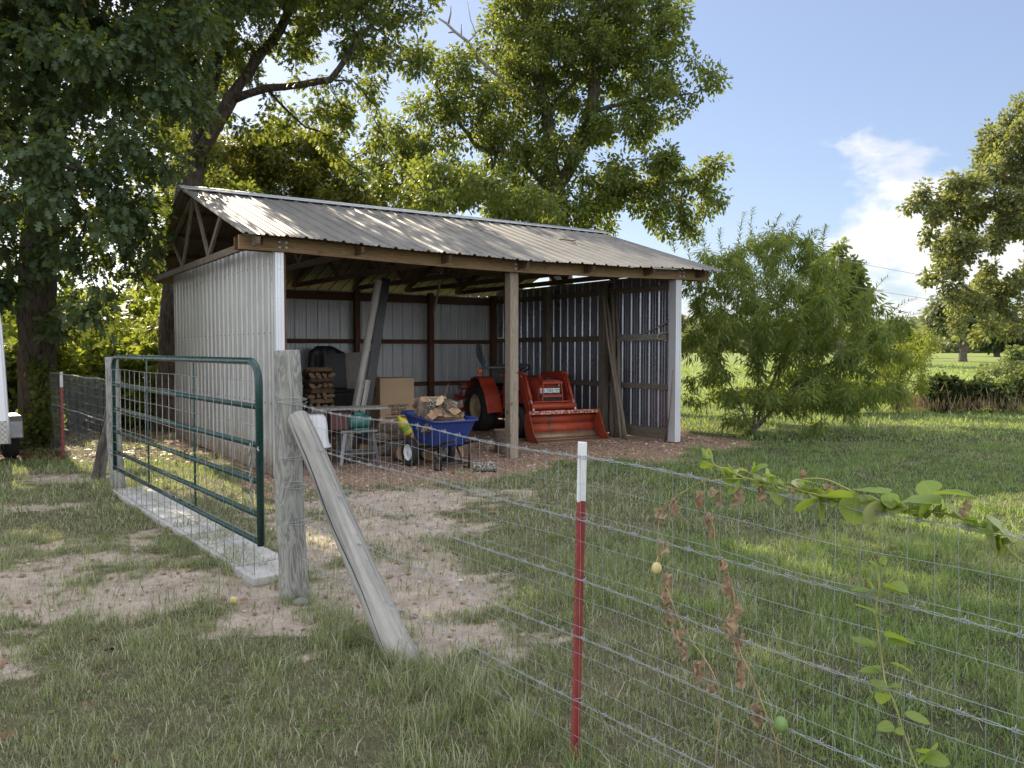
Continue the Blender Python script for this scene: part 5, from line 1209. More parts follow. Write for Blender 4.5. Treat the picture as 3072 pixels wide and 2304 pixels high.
# big oak behind the barn
b2 = Z(P(1690, 900, 24), -.1)
t2, N2, par2, r2 = tree('oak_tree', 'tall broad oak rising behind the middle of the barn', 'tree', b2,
     [[b2, b2 + [0, 0, 2.6], q(1665, 560, 24), q(1640, 330, 24), q(1600, 180, 24), q(1580, -60, 24)], [q(1680, 560, 24), q(1770, 380, 23.8), q(1790, 180, 23.8), q(1800, -80, 23.8)], [q(1665, 600, 24), q(1560, 470, 23.5), q(1430, 440, 23), q(1330, 300, 23), q(1290, 190, 23)], [q(1640, 330, 24), q(1740, 230, 23.4), q(1830, 190, 23.2)], [q(1790, 330, 23.8), q(1950, 290, 23.4), q(2080, 280, 23.2), q(2160, 250, 23.2)], [q(1690, 640, 24), q(1900, 560, 23.4), q(2080, 540, 23.2)], [q(1640, 620, 24), q(1400, 560, 23.2), q(1250, 500, 23), q(1190, 440, 23)]],
     [B(1640, 130, 24, 1.9, 2.2, 1.8), B(1880, 130, 23.8, 1.5, 2, 1.6), B(1560, 60, 24, 1.0, 1.6, 1.0), B(1980, 60, 23.8, .8, 1.2, .9), B(1480, 330, 23.4, 1.3, 1.8, 1.1), B(1370, 250, 23.2, .7, 1.2, .7), B(1250, 400, 23, .9, 1.4, .8), B(1160, 520, 23, .7, 1.2, .6), B(1010, 490, 23, .45, .8, .4), B(1330, 560, 23, 1.2, 1.5, .7), B(1600, 470, 23.6, 1.5, 1.8, 1.0), B(1850, 360, 23.4, 1.2, 1.6, .7), B(1980, 300, 23.3, .8, 1.1, .6), B(2130, 250, 23.2, .62, .8, .42), B(1780, 560, 23.2, 1.3, 1.6, .8), B(1960, 530, 23, 1.0, 1.3, .6), B(2110, 510, 23, .75, 1.0, .4), B(2130, 600, 23.2, .6, .9, .35), B(1950, 640, 23.4, 1.1, 1.1, .4), B(1580, 610, 24, 1.6, 1.4, .5), B(1250, 610, 23.5, 1.1, 1.2, .4), B(1770, 660, 24, 1.2, 1.2, .4), B(1670, 620, 22.8, 1.3, .9, .55), B(1330, 510, 19, .9, 1.2, .35), B(1480, 560, 19, .9, 1.0, .28), B(1600, 600, 19.5, .8, .9, .25), B(1560, 660, 23, 1.0, .9, .35), B(1450, 600, 23, .9, .9, .4), B(2080, 690, 23.6, .8, 1, .35), B(1700, -250, 24, 2.8, 2.6, 2.0), B(1950, 420, 23.6, .5, .7, .3), B(1060, 620, 23.5, .5, .8, .3)],
     3200, 142000, .125, T_SIMPLE, 'leafmid', 'barkgrey', .36, step=.34, infl=2.2, kill=.46, spread=.36, rmin=.011, leaf_r=.036, down=.25)
sn = MB(); bb2 = np.array(b2)
for pts, rr in (([(1600, 330), (1540, 270), (1480, 215), (1430, 170), (1400, 122), (1365, 95), (1340, 70), (1316, 55)], .075), ([(1365, 95), (1345, 98)], .03), ([(1345, 72), (1352, 40), (1352, 18)], .03), ([(1384, 105), (1384, 72)], .02), ([(1405, 125), (1425, 105), (1426, 95), (1412, 60), (1402, 5)], .022), ([(1425, 100), (1445, 85), (1450, 65)], .02)):
    pp = [P(x, y, 23.2) - bb2 for x, y in pts]; sn.tube(pp, [rr * (1 - .7 * k / len(pp)) for k in range(len(pp))], 7)
sn.build('dead_limb', M['ply'], t2)
b5 = Z(P(800, 900, 22.5), -.1)
tree('oak_tree', 'low backlit oak filling the gap behind the left half of the barn roof', 'tree', b5,
     [[b5, b5 + [0, 0, 2.2], q(810, 620, 22.5), q(820, 480, 22.5)], [q(805, 700, 22.5), q(650, 560, 22.2)], [q(805, 680, 22.5), q(960, 560, 22.2)]],
     [B(700, 500, 22.3, 1.2, 1.3, .8), B(860, 500, 22.3, 1.3, 1.4, .75), B(1010, 590, 22.2, 1.1, 1.2, .55), B(600, 600, 22.2, 1.0, 1.1, .8), B(560, 440, 22.4, .8, 1, .8), B(780, 620, 22.3, 1.4, 1.2, .5), B(930, 440, 22.4, .6, .9, .4), B(1130, 640, 22.3, .9, 1, .4)],
     1100, 40000, .135, T_OAK, 'leafback', 'barkgrey', .22, step=.32, infl=2.1, kill=.44, spread=.34, rmin=.008, leaf_r=.032)
# oak at the right edge
b3 = Z(P(3330, 900, 26), -.1)
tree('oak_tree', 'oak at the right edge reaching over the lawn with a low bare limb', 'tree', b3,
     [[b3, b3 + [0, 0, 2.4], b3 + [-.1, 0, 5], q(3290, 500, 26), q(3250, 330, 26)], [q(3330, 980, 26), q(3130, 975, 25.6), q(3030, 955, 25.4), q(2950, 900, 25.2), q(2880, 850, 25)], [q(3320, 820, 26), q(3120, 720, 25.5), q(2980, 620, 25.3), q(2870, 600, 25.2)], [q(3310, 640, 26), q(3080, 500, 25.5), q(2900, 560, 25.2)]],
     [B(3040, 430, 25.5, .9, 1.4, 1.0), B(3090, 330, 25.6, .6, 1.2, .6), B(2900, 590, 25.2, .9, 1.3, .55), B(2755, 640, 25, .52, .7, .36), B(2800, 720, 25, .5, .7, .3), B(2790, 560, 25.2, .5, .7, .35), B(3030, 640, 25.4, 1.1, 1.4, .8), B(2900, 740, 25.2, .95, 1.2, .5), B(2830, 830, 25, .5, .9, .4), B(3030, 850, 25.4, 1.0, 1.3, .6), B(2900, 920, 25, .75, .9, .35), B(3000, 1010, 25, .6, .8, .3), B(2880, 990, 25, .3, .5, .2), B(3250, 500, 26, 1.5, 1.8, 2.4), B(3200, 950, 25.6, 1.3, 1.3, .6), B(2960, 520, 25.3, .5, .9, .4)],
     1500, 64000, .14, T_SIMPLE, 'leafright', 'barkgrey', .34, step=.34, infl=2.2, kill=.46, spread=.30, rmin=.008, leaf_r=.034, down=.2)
# fruit tree right of the barn: several stems, narrow drooping leaves
b4 = G(2255, 1312); b4[2] = -.05
t4, N4, par4, r4 = tree('peach_tree', 'bushy fruit tree with narrow drooping leaves right of the barn', 'tree', b4,
     [[b4, b4 + [.05, 0, .4], b4 + [.15, .1, 1.4], b4 + [.1, .2, 2.6]], [b4 + [.02, 0, .15], b4 + [.5, -.1, .75], b4 + [1.2, -.2, 1.35], b4 + [1.9, -.2, 1.75]], [b4 + [0, 0, .2], b4 + [-.35, -.05, .9], b4 + [-.7, .1, 1.7]], [b4 + [.05, 0, .3], b4 + [.65, .3, 1.5], b4 + [1.1, .3, 2.6]], [b4 + [.4, -.1, .6], b4 + [1.1, -.4, .75], b4 + [1.6, -.5, .72]]],
     [B(2300, 900, 15.2, 1.5, 1.5, 1.05), B(2480, 1000, 15, 1.2, 1.3, .8), B(2620, 1030, 14.8, .62, 1.0, .55), B(2150, 1000, 15.2, .75, 1.0, .9), B(2100, 820, 15.4, .5, .8, .6), B(2330, 740, 15.3, .9, 1, .45), B(2470, 790, 15.1, .5, .8, .4), B(2400, 1160, 14.8, 1.3, 1.1, .5), B(2600, 1180, 14.7, .7, .9, .4), B(2480, 1270, 14.4, .62, .5, .22), B(2200, 1270, 14.8, .42, .5, .26), B(2110, 1180, 15, .4, .6, .4)],
     1600, 36000, .128, T_NARROW, 'leafpeach', 'barkgrey', .055, step=.17, infl=1.6, kill=.24, rmin=.003, spread=.14, leaf_r=.0095, down=.42, flare=.1)
# whips: long top shoots with paired curved leaves
wv, wd, wn_, ws = [], [], [], []; wm = MB(); bb = np.array(b4)
for (px, py, d, tx, ty) in ((2215, 760, 15.3, 2235, 640), (2250, 760, 15.3, 2262, 625), (2310, 740, 15.2, 2345, 645), (2370, 730, 15.2, 2400, 650), (2420, 740, 15.1, 2455, 690), (2170, 790, 15.4, 2160, 690), (2075, 800, 15.4, 2060, 700), (2025, 760, 15.4, 2020, 700), (2600, 920, 14.9, 2665, 830), (2570, 910, 14.9, 2650, 870), (2660, 960, 14.8, 2750, 895), (2690, 980, 14.8, 2760, 940), (2690, 1050, 14.7, 2790, 1010), (2500, 800, 15.1, 2540, 720), (2120, 780, 15.4, 2110, 690), (2470, 760, 15.1, 2480, 680), (2560, 860, 15, 2600, 790), (2640, 1100, 14.6, 2730, 1060), (2050, 900, 15.3, 2030, 820)):
    a, c_ = P(px, py, d), P(tx, ty, d - .1); n_ = 26; mid = (a + c_) / 2 + np.array([-.06, 0, .12])
    pts = [(1 - f) ** 2 * a + 2 * f * (1 - f) * mid + f * f * c_ for f in np.linspace(0, 1, n_)]; wm.tube([p - bb for p in pts], [.005 * (1 - .8 * k / n_) for k in range(n_)], 4)
    for k in range(1, n_):
        tdir = pts[k] - pts[k - 1]; tdir /= np.linalg.norm(tdir)
        for s_ in (-1, 1):
            sd = np.array([math.cos(k * 2.4 + s_), math.sin(k * 2.4 + s_) * .8, 0]) * s_
            wv.append(pts[k] - bb); wd.append(tdir * .7 + sd * .8 + np.array([.15, 0, .15])); wn_.append(tdir * -.3 + np.array([0, 0, 1.])); ws.append(.14 * random.uniform(.7, 1.1) * (1 - .3 * k / n_))
wm.build('whip_shoot', M['vinestem'], t4)
leaves('whip_leaves', np.array(wv), np.array(wd), np.array(wn_), np.array(ws), T_NARROW, M['leafpeach'], t4)
# small yellow green tree, hedge, shrubs beyond the lawn
def bush(name, label, cat, base, bl_, nl, ls, mat, natt=260, r0=.04, tm=T_SIMPLE, step=.16, grp=None, down=.2, stem=.5):
    base = np.array(base); base[2] = -.05
    return tree(name, label, cat, base, [[base, base + [0, 0, stem], base + [.05, .02, stem * 1.6]], [base + [0, 0, .1], base + [-.3, .05, stem]], [base + [0, 0, .1], base + [.3, -.05, stem]]], bl_, natt, nl, ls, tm, M and mat, 'barkgrey', r0, step=step, infl=1.6, kill=.22, rmin=.003, spread=.17, leaf_r=.02, down=down, flare=.1, group=grp)
bush('small_tree', 'small yellow green tree at the lawn edge right of the fruit tree', 'tree', G(2692, 1240), [B(2680, 1080, 20.8, .85, .9, .45), B(2600, 1150, 20.8, .5, .7, .35), B(2760, 1030, 20.8, .5, .6, .3), B(2690, 1160, 20.6, .7, .7, .25)], 9000, .11, 'leafyellow', 320, .045, T_NARROW)
bush('shrub', 'green shrub half hidden behind the fruit tree', 'shrub', G(2530, 1245), [B(2530, 1180, 20.5, .85, .8, .45), B(2450, 1190, 20.6, .6, .7, .4), B(2440, 1130, 20.8, .6, .6, .4)], 9000, .11, 'leafpeach', 260, .04)
bush('vine_hedge', 'dark low clump of vines on the far wire fence', 'hedge', G(2850, 1238), [B(2830, 1170, 21, .5, .5, .36), B(2910, 1175, 21, .5, .5, .34), B(2975, 1180, 21, .45, .5, .28), B(2790, 1200, 21, .3, .4, .22)], 9000, .10, 'leafhedge', 260, .03, T_ROUND)
bush('shrub', 'pale green shrub at the right edge beyond the lawn', 'shrub', G(3040, 1238), [B(3060, 1130, 21, .85, .9, .55), B(3000, 1170, 20.8, .55, .6, .38), B(3080, 1060, 21.2, .5, .6, .35), B(3150, 1150, 21, .9, .8, .7)], 14000, .10, 'leafpale', 380, .04)
bush('shrub', 'sunlit low shrub at the lawn edge behind the fruit tree stems', 'shrub', G(2320, 1222), [B(2320, 1190, 22, .7, .6, .3), B(2220, 1190, 22.2, .7, .6, .3)], 5000, .10, 'leafyellow', 180, .03)
# dry weeds along the far fence
wp_ = []
for i in range(2600):
    px = random.uniform(2690, 3072); y = random.uniform(20.3, 22); wp_.append(((px - 1536) / 2400 * y, y, random.uniform(0, .2) if random.random() < .8 else random.uniform(.1, .45)))
wp_ = np.array(wp_); wo_ = leaves('dry_weeds', wp_, unit(len(wp_)) * .35 + np.array([0, 0, 1.]), unit(len(wp_)), rng.uniform(.1, .38, len(wp_)), lf([(0, 0), (.3, .022), (.7, .03), (1, 0)], .3), M['straw'], None); tag(wo_, 'dry straw coloured weeds along the far fence', 'weeds', kind='stuff')
# far fence at the lawn edge
ff = thing('far_fence', 'low wire fence with thin posts along the far lawn edge', 'fence', (10.5, 21.6, 0)); 
for i in range(5):
    x = -.2 + 1.6 * i; MB().tube([(x, .02 * i, -.1), (x + .02, .02 * i, .92)], .022, 7).build('post', M['polebark'], ff)
m = MB()
for z in (.3, .55, .8): m.tube([(-1.5 + k * .8, .03 * math.sin(k), z + .01 * math.sin(k * 2)) for k in range(11)], .004, 4)
m.build('wire', M['oldwire'], ff)
# distant trees on the pasture
def fartree(label, px, pyb, py0, py1, hw, d, mat='leaffar', n=9000, ls=.42, name='oak_tree'):
    base = Z(P(px, pyb, d), float(hgt(np.array(P(px, pyb, d)[0]), np.array(d))) - .2); k = d / 2400; top = (pyb - py0) * k; bot = (pyb - py1) * k; w = hw * k; c_ = base + np.array([0, 0, (top + bot) / 2 + .2]); hh = (top - bot) / 2
    return tree(name, label, 'tree', base, [[base, base + [0, 0, bot + hh * .6], base + [.1, 0, bot + hh]]],
        [(c_, (w * .75, w * .75, hh * .75)), (c_ + [w * .5, 0, -hh * .3], (w * .5, w * .5, hh * .5)), (c_ + [-w * .5, 0, -hh * .25], (w * .5, w * .5, hh * .5)), (c_ + [0, 0, hh * .4], (w * .5, w * .5, hh * .55)), (c_ + [w * .25, -w * .4, -.1 * hh], (w * .5, w * .5, hh * .5))],
        420, n, ls, T_SIMPLE, mat, 'barkgrey', w * .09, step=.06 * w + .25, infl=w, kill=.14 * w, rmin=.02, spread=.13 * w + .2, leaf_r=.12, flare=.3)
fartree('lone distant tree with bare pale trunk on the pasture', 2888, 1100, 865, 1040, 125, 78)
fartree('distant round oak behind the utility pole', 2512, 1090, 725, 1000, 92, 70, 'leafmid', 9000, .45)
fartree('distant dark tree left of the lone pasture tree', 2700, 1085, 985, 1075, 40, 95, 'leafhedge', 3000, .5)
fartree('distant dark shrubby tree right of the lone pasture tree', 2990, 1085, 960, 1075, 90, 100, 'leafhedge', 5000, .5)
up = thing('utility_pole', 'pale utility pole standing above the fruit tree', 'utility pole', tuple(Z(P(2508, 1000, 62), 0)))
MB().tube([(0, 0, -.2), (0, 0, 8.8)], [.17, .13], 12).build('pole', M['ply'], up)
m = MB(); ub = Vector(up.location)
for z, ty in ((8.6, 850), (6.7, 905)):
    e = Vector(P(3400, ty, 80)) - ub; m.tube([Vector((0, 0, z)) + (e - Vector((0, 0, z))) * (k / 14) - Vector((0, 0, 1.1 * math.sin(math.pi * k / 14))) for k in range(15)], .02, 4)
m.build('power_line', M['oldwire'], up)
# left: sunlit undergrowth behind the fence, woodland beyond
for i, (px, d, w, h, mat, lab) in enumerate(((150, 16.5, 1.0, 1.7, 'leafyellow', 'bright undergrowth shrub right of the big oak trunk'), (290, 18, 1.2, 2.1, 'leafyellow', 'tall sunlit undergrowth shrub between fence brace and oak'), (420, 17, 1.1, 1.6, 'leafyellow', 'sunlit undergrowth shrub behind the left part of the gate'), (510, 20, 1.3, 2.4, 'leafyellow', 'sunlit undergrowth shrub behind the second oak trunk'), (30, 15.5, .8, 1.5, 'leafmid', 'green undergrowth shrub between trailer and oak trunk'), (215, 22, 1.8, 3.0, 'leafyellow', 'large sunlit thicket far behind the left fence'), (400, 24, 2.0, 3.2, 'leafyellow', 'large sunlit thicket behind the gate and second oak'), (40, 24, 2.0, 3.2, 'leafyellow', 'large sunlit thicket behind the big oak trunk'))):
    base = Z(P(px, 1200, d), 0)
    bush('shrub', lab, 'shrub', base, [(base + [0, 0, h * .55], (w, w * .8, h * .5)), (base + [-w * .5, .1, h * .35], (w * .7, w * .6, h * .35)), (base + [w * .5, -.1, h * .35], (w * .7, w * .6, h * .35)), (base + [w * .1, 0, h * .9], (w * .6, w * .5, h * .3))], 7000 if d < 21 else 9000, .13 if d < 21 else .17, mat, 300, .04, T_ROUND, .2 if d < 21 else .28)
bush('vine_clump', 'leafy vine climbing the wire fence before the big oak trunk', 'vine', Z(P(115, 1300, 13.1), 0), [B(118, 1250, 13.2, .26, .25, .4), B(135, 1180, 13.2, .25, .25, .4), B(112, 1130, 13.2, .22, .25, .3)], 1700, .085, 'leafmid', 140, .02, T_ROUND, .14)
# woodland belt and wooded hills (nobody could count those trees)
def belt(name, label, spec, mat, ls, per):
    pos = []
    for (c_, rr, n_) in spec: u = unit(n_) * (rng.random((n_, 1)) ** .35); pos.append(np.array(c_) + u * np.array(rr))
    pos = np.concatenate(pos); pos = pos[pos[:, 2] > 0]
    return tag(leaves(name, pos, unit(len(pos)) + np.array([0, 0, -.3]), unit(len(pos)) + np.array([0, 0, .8]), ls * rng.uniform(.6, 1.3, len(pos)), T_SIMPLE, M[mat], None), label, 'woodland', kind='stuff')
sp = []
for i in range(30):
    x = -46 + i * 1.75 + random.uniform(-.8, .8); y = random.uniform(36, 48); h = random.uniform(2.2, 4.6); sp.append(((x, y, h * .6), (random.uniform(1.6, 2.8), 2.0, h * .62), 1100))
belt('woodland', 'sunlit woodland edge far behind the left fence', sp, 'leafyellow', .34, 0)
sp = []
for i in range(46):
    x = -20 + i * 5.0 + random.uniform(-3, 3); y = random.uniform(150, 185); h = random.uniform(4.5, 7); sp.append(((x, y, h * .55), (random.uniform(3.5, 6), 4, h * .6), 420))
belt('tree_line', 'dark line of trees across the far side of the pasture', sp, 'leaffar', 1.3, 0)
hx = np.linspace(-500, 900, 60); hy = np.linspace(330, 900, 16); HX, HY = np.meshgrid(hx, hy, indexing='ij'); HZ = sstep(330, 620, HY) * (14 + 13 * fbm(HX * .006, HY * .004, 5)) * sstep(1000, 420, HX) * sstep(-200, 150, HX) - 2
ii = np.arange(HX.size).reshape(HX.shape); qd = np.stack([ii[:-1, :-1], ii[1:, :-1], ii[1:, 1:], ii[:-1, 1:]], -1).reshape(-1, 4)
def hillmat():
    n = NT('wooded hill ground'); o = n.coord('Object'); k = n.noise(o, .08, 5, .65); n.set(Base_Color=n.ramp(k, [(.35, c4(.035, .055, .025)), (.65, c4(.08, .11, .045))]), Roughness=1.); return n.m
tag(link('hills', np_mesh('hills', np.stack([HX, HY, HZ], -1).reshape(-1, 3), qd.ravel(), np.arange(len(qd)) * 4, hillmat())), kind='structure')
n_ = 42000; x = rng.uniform(-100, 620, n_); y = rng.uniform(335, 640, n_); z = sstep(330, 620, y) * (14 + 13 * fbm(x * .006, y * .004, 5)) * sstep(1000, 420, x) * sstep(-200, 150, x) - 2
z = z + rng.random(n_) * (3 + 7 * fbm(x * .08, y * .08, 8))
tag(leaves('hill_wood', np.stack([x, y, z], 1), unit(n_), unit(n_) + np.array([0, 0, .8]), rng.uniform(2.2, 4.5, n_), T_ROUND, M['leaffar'], None), 'woods covering the far hills on the right', 'woodland', kind='stuff')
# leaf litter and gravel (nobody could count it)
n_ = 9000; x = rng.uniform(-13, -3.2, n_); y = rng.uniform(9.5, 19, n_); _, _, li_, _ = masks(x, y); k = rng.random(n_) < li_ * .9 + .03; x, y = x[k], y[k]
x2 = rng.uniform(-5, 4, 130); y2 = rng.uniform(2.6, 10, 130); x = np.concatenate([x, x2]); y = np.concatenate([y, y2])
tag(leaves('leaf_litter', np.stack([x, y, hgt(x, y) + .012], 1), unit(len(x)) * np.array([1, 1, .25]), unit(len(x)) * .5 + np.array([0, 0, 1.]), rng.uniform(.05, .12, len(x)), T_OAK, M['litterleaf'], None), 'brown fallen oak leaves scattered on the ground', 'leaf litter', kind='stuff')
n_ = 9000; x3 = rng.uniform(-7, 1, n_); y3 = rng.uniform(3.5, 9.5, n_); dd_, _, _, _ = masks(x3, y3); k3 = rng.random(n_) < .55 * dd_; x3, y3 = x3[k3], y3[k3]
n_ = 46000; a = rng.uniform(-1.2, 9, n_); d = rng.uniform(-2.0, 5.9, n_); x = SO[0] + EX[0] * a + EY[0] * d; y = SO[1] + EX[1] * a + EY[1] * d; _, g_, _, _ = masks(x, y); k = rng.random(n_) < g_ * .9 * sstep(5.9, -.5, d) ; x, y = np.concatenate([x[k], x3]), np.concatenate([y[k], y3])
OV = np.array([(1, 0, 0), (0, 1, 0), (-1, 0, 0), (0, -1, 0), (0, 0, .7), (.5, .5, .5), (-.5, -.5, .45)], float); OF = [(0, 5, 4), (0, 1, 5), (1, 4, 5), (1, 2, 4), (2, 6, 4), (2, 3, 6), (3, 4, 6), (3, 0, 4)]
st_m = NT('gravel stones'); r_ = st_m.attr('rnd').outputs['Fac']; st_m.set(Base_Color=st_m.ramp(r_, [(0, c4(.13, .075, .05)), (.5, c4(.27, .18, .12)), (.9, c4(.42, .31, .23)), (1., c4(.6, .54, .48))]), Roughness=.9)
tag(leaves('gravel', np.stack([x, y, hgt(x, y) - .004], 1), unit(len(x)) * np.array([1, 1, .2]), unit(len(x)) * .3 + np.array([0, 0, 1.]), (rng.gamma(3, .0035, len(x)) + .004) * np.where(np.arange(len(x)) >= len(x) - len(x3), .75, 1.), (OV, OF), st_m.m, None), 'reddish brown gravel stones in front of and inside the barn', 'gravel', kind='stuff')

wx_, wy_ = [], []
for i in range(230):
    y_ = math.sqrt(random.uniform(2.2 ** 2, 9 ** 2)); x_ = random.uniform(-.7, .7) * y_
    for j in range(random.randint(8, 40)): wx_.append(x_ + random.gauss(0, .06)); wy_.append(y_ + random.gauss(0, .06))
wx_, wy_ = np.array(wx_), np.array(wy_); d1, g1, _, _ = masks(wx_, wy_); k = (d1 < .6) & (g1 < .3); wx_, wy_ = wx_[k], wy_[k]
tag(leaves('low_weeds', np.stack([wx_, wy_, hgt(wx_, wy_) + rng.uniform(.008, .04, len(wx_))], 1), unit(len(wx_)) * np.array([1, 1, .3]), unit(len(wx_)) * .35 + np.array([0, 0, 1.]), rng.uniform(.012, .030, len(wx_)), T_ROUND, M['leafpeach'], None), 'small broad leaved weeds scattered through the grass', 'weeds', kind='stuff')

# ------------------------------------------------------------------ passion vine on the near fence
def lobe(m, b, t, w, fold=.18, roll=0., curl=.18, mat=0, nu=8, nv=4, crumple=0.):
    """pointed leaf blade from b to t"""
    b, t = np.array(b), np.array(t); L_ = np.linalg.norm(t - b); x = (t - b) / L_
    view = np.array([0, 0, CZ]) - (b + t) / 2; view /= np.linalg.norm(view); y = np.cross(view, x); y /= np.linalg.norm(y); z = np.cross(x, y)
    y, z = y * math.cos(roll) + z * math.sin(roll), z * math.cos(roll) - y * math.sin(roll); ph = random.uniform(0, 6)
    def fn(u, v):
        s_ = 2 * v - 1; wd_ = w * L_ * ((1 - u) ** .72 * max(u, 1e-6) ** .42 / .47 * .95 + .012) * .62
        zz = fold * abs(s_) * wd_ + curl * L_ * (.25 - (u - .5) ** 2) + crumple * L_ * .16 * (math.sin(u * 9 + ph) * s_ + math.sin(v * 8 + u * 5 + ph * 2) * .6) + .02 * L_ * math.sin(u * 26) * abs(s_)
        return tuple(b + x * (u * L_) + y * (s_ * wd_ + crumple * .05 * L_ * math.sin(u * 12 + ph)) + z * zz)
    m.sheet(fn, nu, nv, mat)
C2 = lambda x, y: (x / 3.16 + 2000, y / 3.16 + 1300)
C3 = lambda x, y: (x / 3.2917 + 2400, y / 3.2917 + 1350)
C7 = lambda x, y: (x / 1.653 + 1900, y / 1.653 + 1300)
def rndattr(o):
    me = o.data; at = me.attributes.new('rnd', 'FLOAT', 'POINT'); n_ = len(me.vertices); v = np.zeros(n_)
    k = 45
    for i in range(0, n_, k): v[i:i + k] = random.random()
    at.data.foreach_set('value', v.astype(np.float32)); return o
vo = .0
def VP(p, off=0.): return F(p[0], p[1], off)
pv = thing('passion_vine', 'green leafy vine running along the top wire of the near fence', 'vine', fl(4.0, 0)); vb = np.array(fl(4.0, 0))
def vpath(pts, conv, off=0.): return [VP(conv(*p), off + .01 * math.sin(i * 1.7)) for i, p in enumerate(pts)]
def smooth(pts, n=5):
    out = []; p = [np.array(a) for a in pts]
    for i in range(len(p) - 1):
        p0, p1, p2, p3 = p[max(i - 1, 0)], p[i], p[i + 1], p[min(i + 2, len(p) - 1)]
        for k in range(n): t = k / n; out.append(.5 * ((2 * p1) + (p2 - p0) * t + (2 * p0 - 5 * p1 + 4 * p2 - p3) * t * t + (3 * p1 - p0 - 3 * p2 + p3) * t ** 3))
    out.append(p[-1]); return out
sm = MB()
for pts, r in (([(375, 85), (400, 155), (470, 180), (540, 215), (640, 240), (720, 255), (860, 290), (1000, 325), (1110, 350), (1250, 365), (1400, 385), (1550, 400), (1690, 450), (1760, 490), (1840, 560), (1937, 640)], .0028), ([(215, 312), (330, 245), (430, 230), (520, 225), (620, 235), (740, 250), (860, 225), (950, 228), (1020, 255), (1110, 300)], .0022),
                ([(1630, 510), (1650, 540), (1690, 530)], .0012), ([(1700, 520), (1740, 590), (1770, 618), (1810, 610)], .0014), ([(775, 250), (772, 215), (790, 188), (810, 190)], .001), ([(500, 210), (505, 180), (515, 165)], .001)):
    sm.tube([p - vb for p in smooth(vpath(pts, C7))], r, 6)
sm.build('stem', M['vinestem'], pv)
gl, pl_ = MB(), MB()
L2 = [((385, 240), (400, 145), .5), ((380, 240), (345, 150), .35), ((385, 245), (308, 225), .3), ((425, 290), (335, 330), .55), ((405, 300), (430, 370), .35), ((800, 385), (690, 350), .38), ((800, 385), (826, 272), .48), ((800, 385), (950, 312), .42), ((640, 430), (538, 490), .5), ((690, 435), (582, 560), .42), ((930, 415), (1045, 415), .5), ((970, 430), (1068, 505), .6), ((930, 505), (1005, 520), .7), ((1000, 540), (1067, 672), .5), ((1258, 458), (1460, 492), .42)]
L2p = [((958, 440), (950, 335), .42), ((1185, 450), (1305, 530), .6)]
L3 = [((195, 465), (0, 600), .75), ((190, 480), (205, 712), .42), ((590, 440), (296, 526), .62), ((560, 470), (522, 712), .72), ((880, 430), (560, 392), .5), ((880, 420), (900, 565), .7), ((905, 470), (1092, 660), .6), ((1395, 530), (998, 530), .62), ((1330, 500), (1212, 668), .9), ((1300, 440), (1690, 468), .55), ((1300, 435), (1215, 318), 1.35), ((1800, 600), (1635, 520), .32), ((1800, 600), (1880, 532), .4), ((1810, 610), (1895, 608), .4), ((1795, 600), (1785, 535), .3), ((1830, 640), (1900, 575), .35), ((2000, 790), (1705, 745), .55), ((1960, 830), (1990, 1040), .6)]
L3p = [((205, 460), (330, 480), .9), ((610, 440), (600, 625), .55), ((620, 440), (850, 575), .75), ((850, 470), (715, 705), .8), ((1440, 530), (1632, 695), .85), ((1830, 640), (2085, 900), .62), ((1850, 660), (1940, 1000), .55), ((1960, 960), (2120, 910), .8), ((2110, 905), (2290, 1030), .8), ((1410, 540), (1240, 650), .35)]
for Ls, conv, mm in ((L2, C2, gl), (L3, C3, gl), (L2p, C2, pl_), (L3p, C3, pl_)):
    for a, b, w in Ls:
        A, B_ = VP(conv(*a), -.01), VP(conv(*b), random.uniform(-.025, .01)); lobe(mm, A - vb, A - vb + (B_ - A) * 1.12, w * 1.2, random.uniform(.05, .35), random.uniform(-.3, .3), random.uniform(-.1, .3))
for k in range(84):
    x_ = random.uniform(420, 1900); y_ = np.interp(x_, [420, 540, 640, 720, 860, 1000, 1110, 1250, 1400, 1550, 1690, 1760, 1900], [172, 215, 240, 255, 290, 325, 350, 365, 385, 400, 450, 490, 610]); A = VP(C7(x_, y_ + random.uniform(-6, 6)), random.uniform(-.01, .02))
    a_ = random.uniform(-.3, math.pi + .3) if k % 3 else random.uniform(3.5, 6); l_ = random.uniform(26, 62) * (.65 + .55 * (x_ - 420) / 1480)
    for d_ in ((-.75, 0, .75) if k % 2 else (0,)):
        B_ = VP(C7(x_ + l_ * math.cos(a_ + d_) * 1.1, y_ + l_ * math.sin(a_ + d_) * .9), random.uniform(-.03, .03)); lobe(pl_ if k % 5 == 0 else gl, A - vb, B_ - vb, random.uniform(.42, .6), random.uniform(.05, .35), random.uniform(-.5, .5), random.uniform(-.1, .3))
rndattr(gl.build('foliage', M['vine'], pv)); rndattr(pl_.build('pale_foliage', M['vinepale'], pv))
dl = MB()
for (x, y, l_) in ((290, 540, 180), (435, 510, 100), (480, 540, 150), (650, 500, 190), (880, 500, 160), (1185, 480, 110), (1310, 400, -60), (1290, 390, 55), (1500, 470, 70), (1570, 500, 60), (60, 610, 100)):
    for k in range(2): A = VP(C2(x + random.uniform(-12, 12), y)); B_ = VP(C2(x + random.uniform(-35, 35), y + l_), random.uniform(-.03, .03)); lobe(dl, A - vb, B_ - vb, .42, .7, random.uniform(-1, 1), .1, crumple=1.)
for (x, y) in ((1590, 570), (640, 600), (1640, 500)):
    A = VP(C3(x, y) if x > 1000 or x == 640 else C2(x, y)); lobe(dl, A - vb, A - vb + np.array([.01, 0, -.03]), .5, .8, .5, .1, crumple=1.)
rndattr(dl.build('withered_foliage', M['vinedead'], pv))
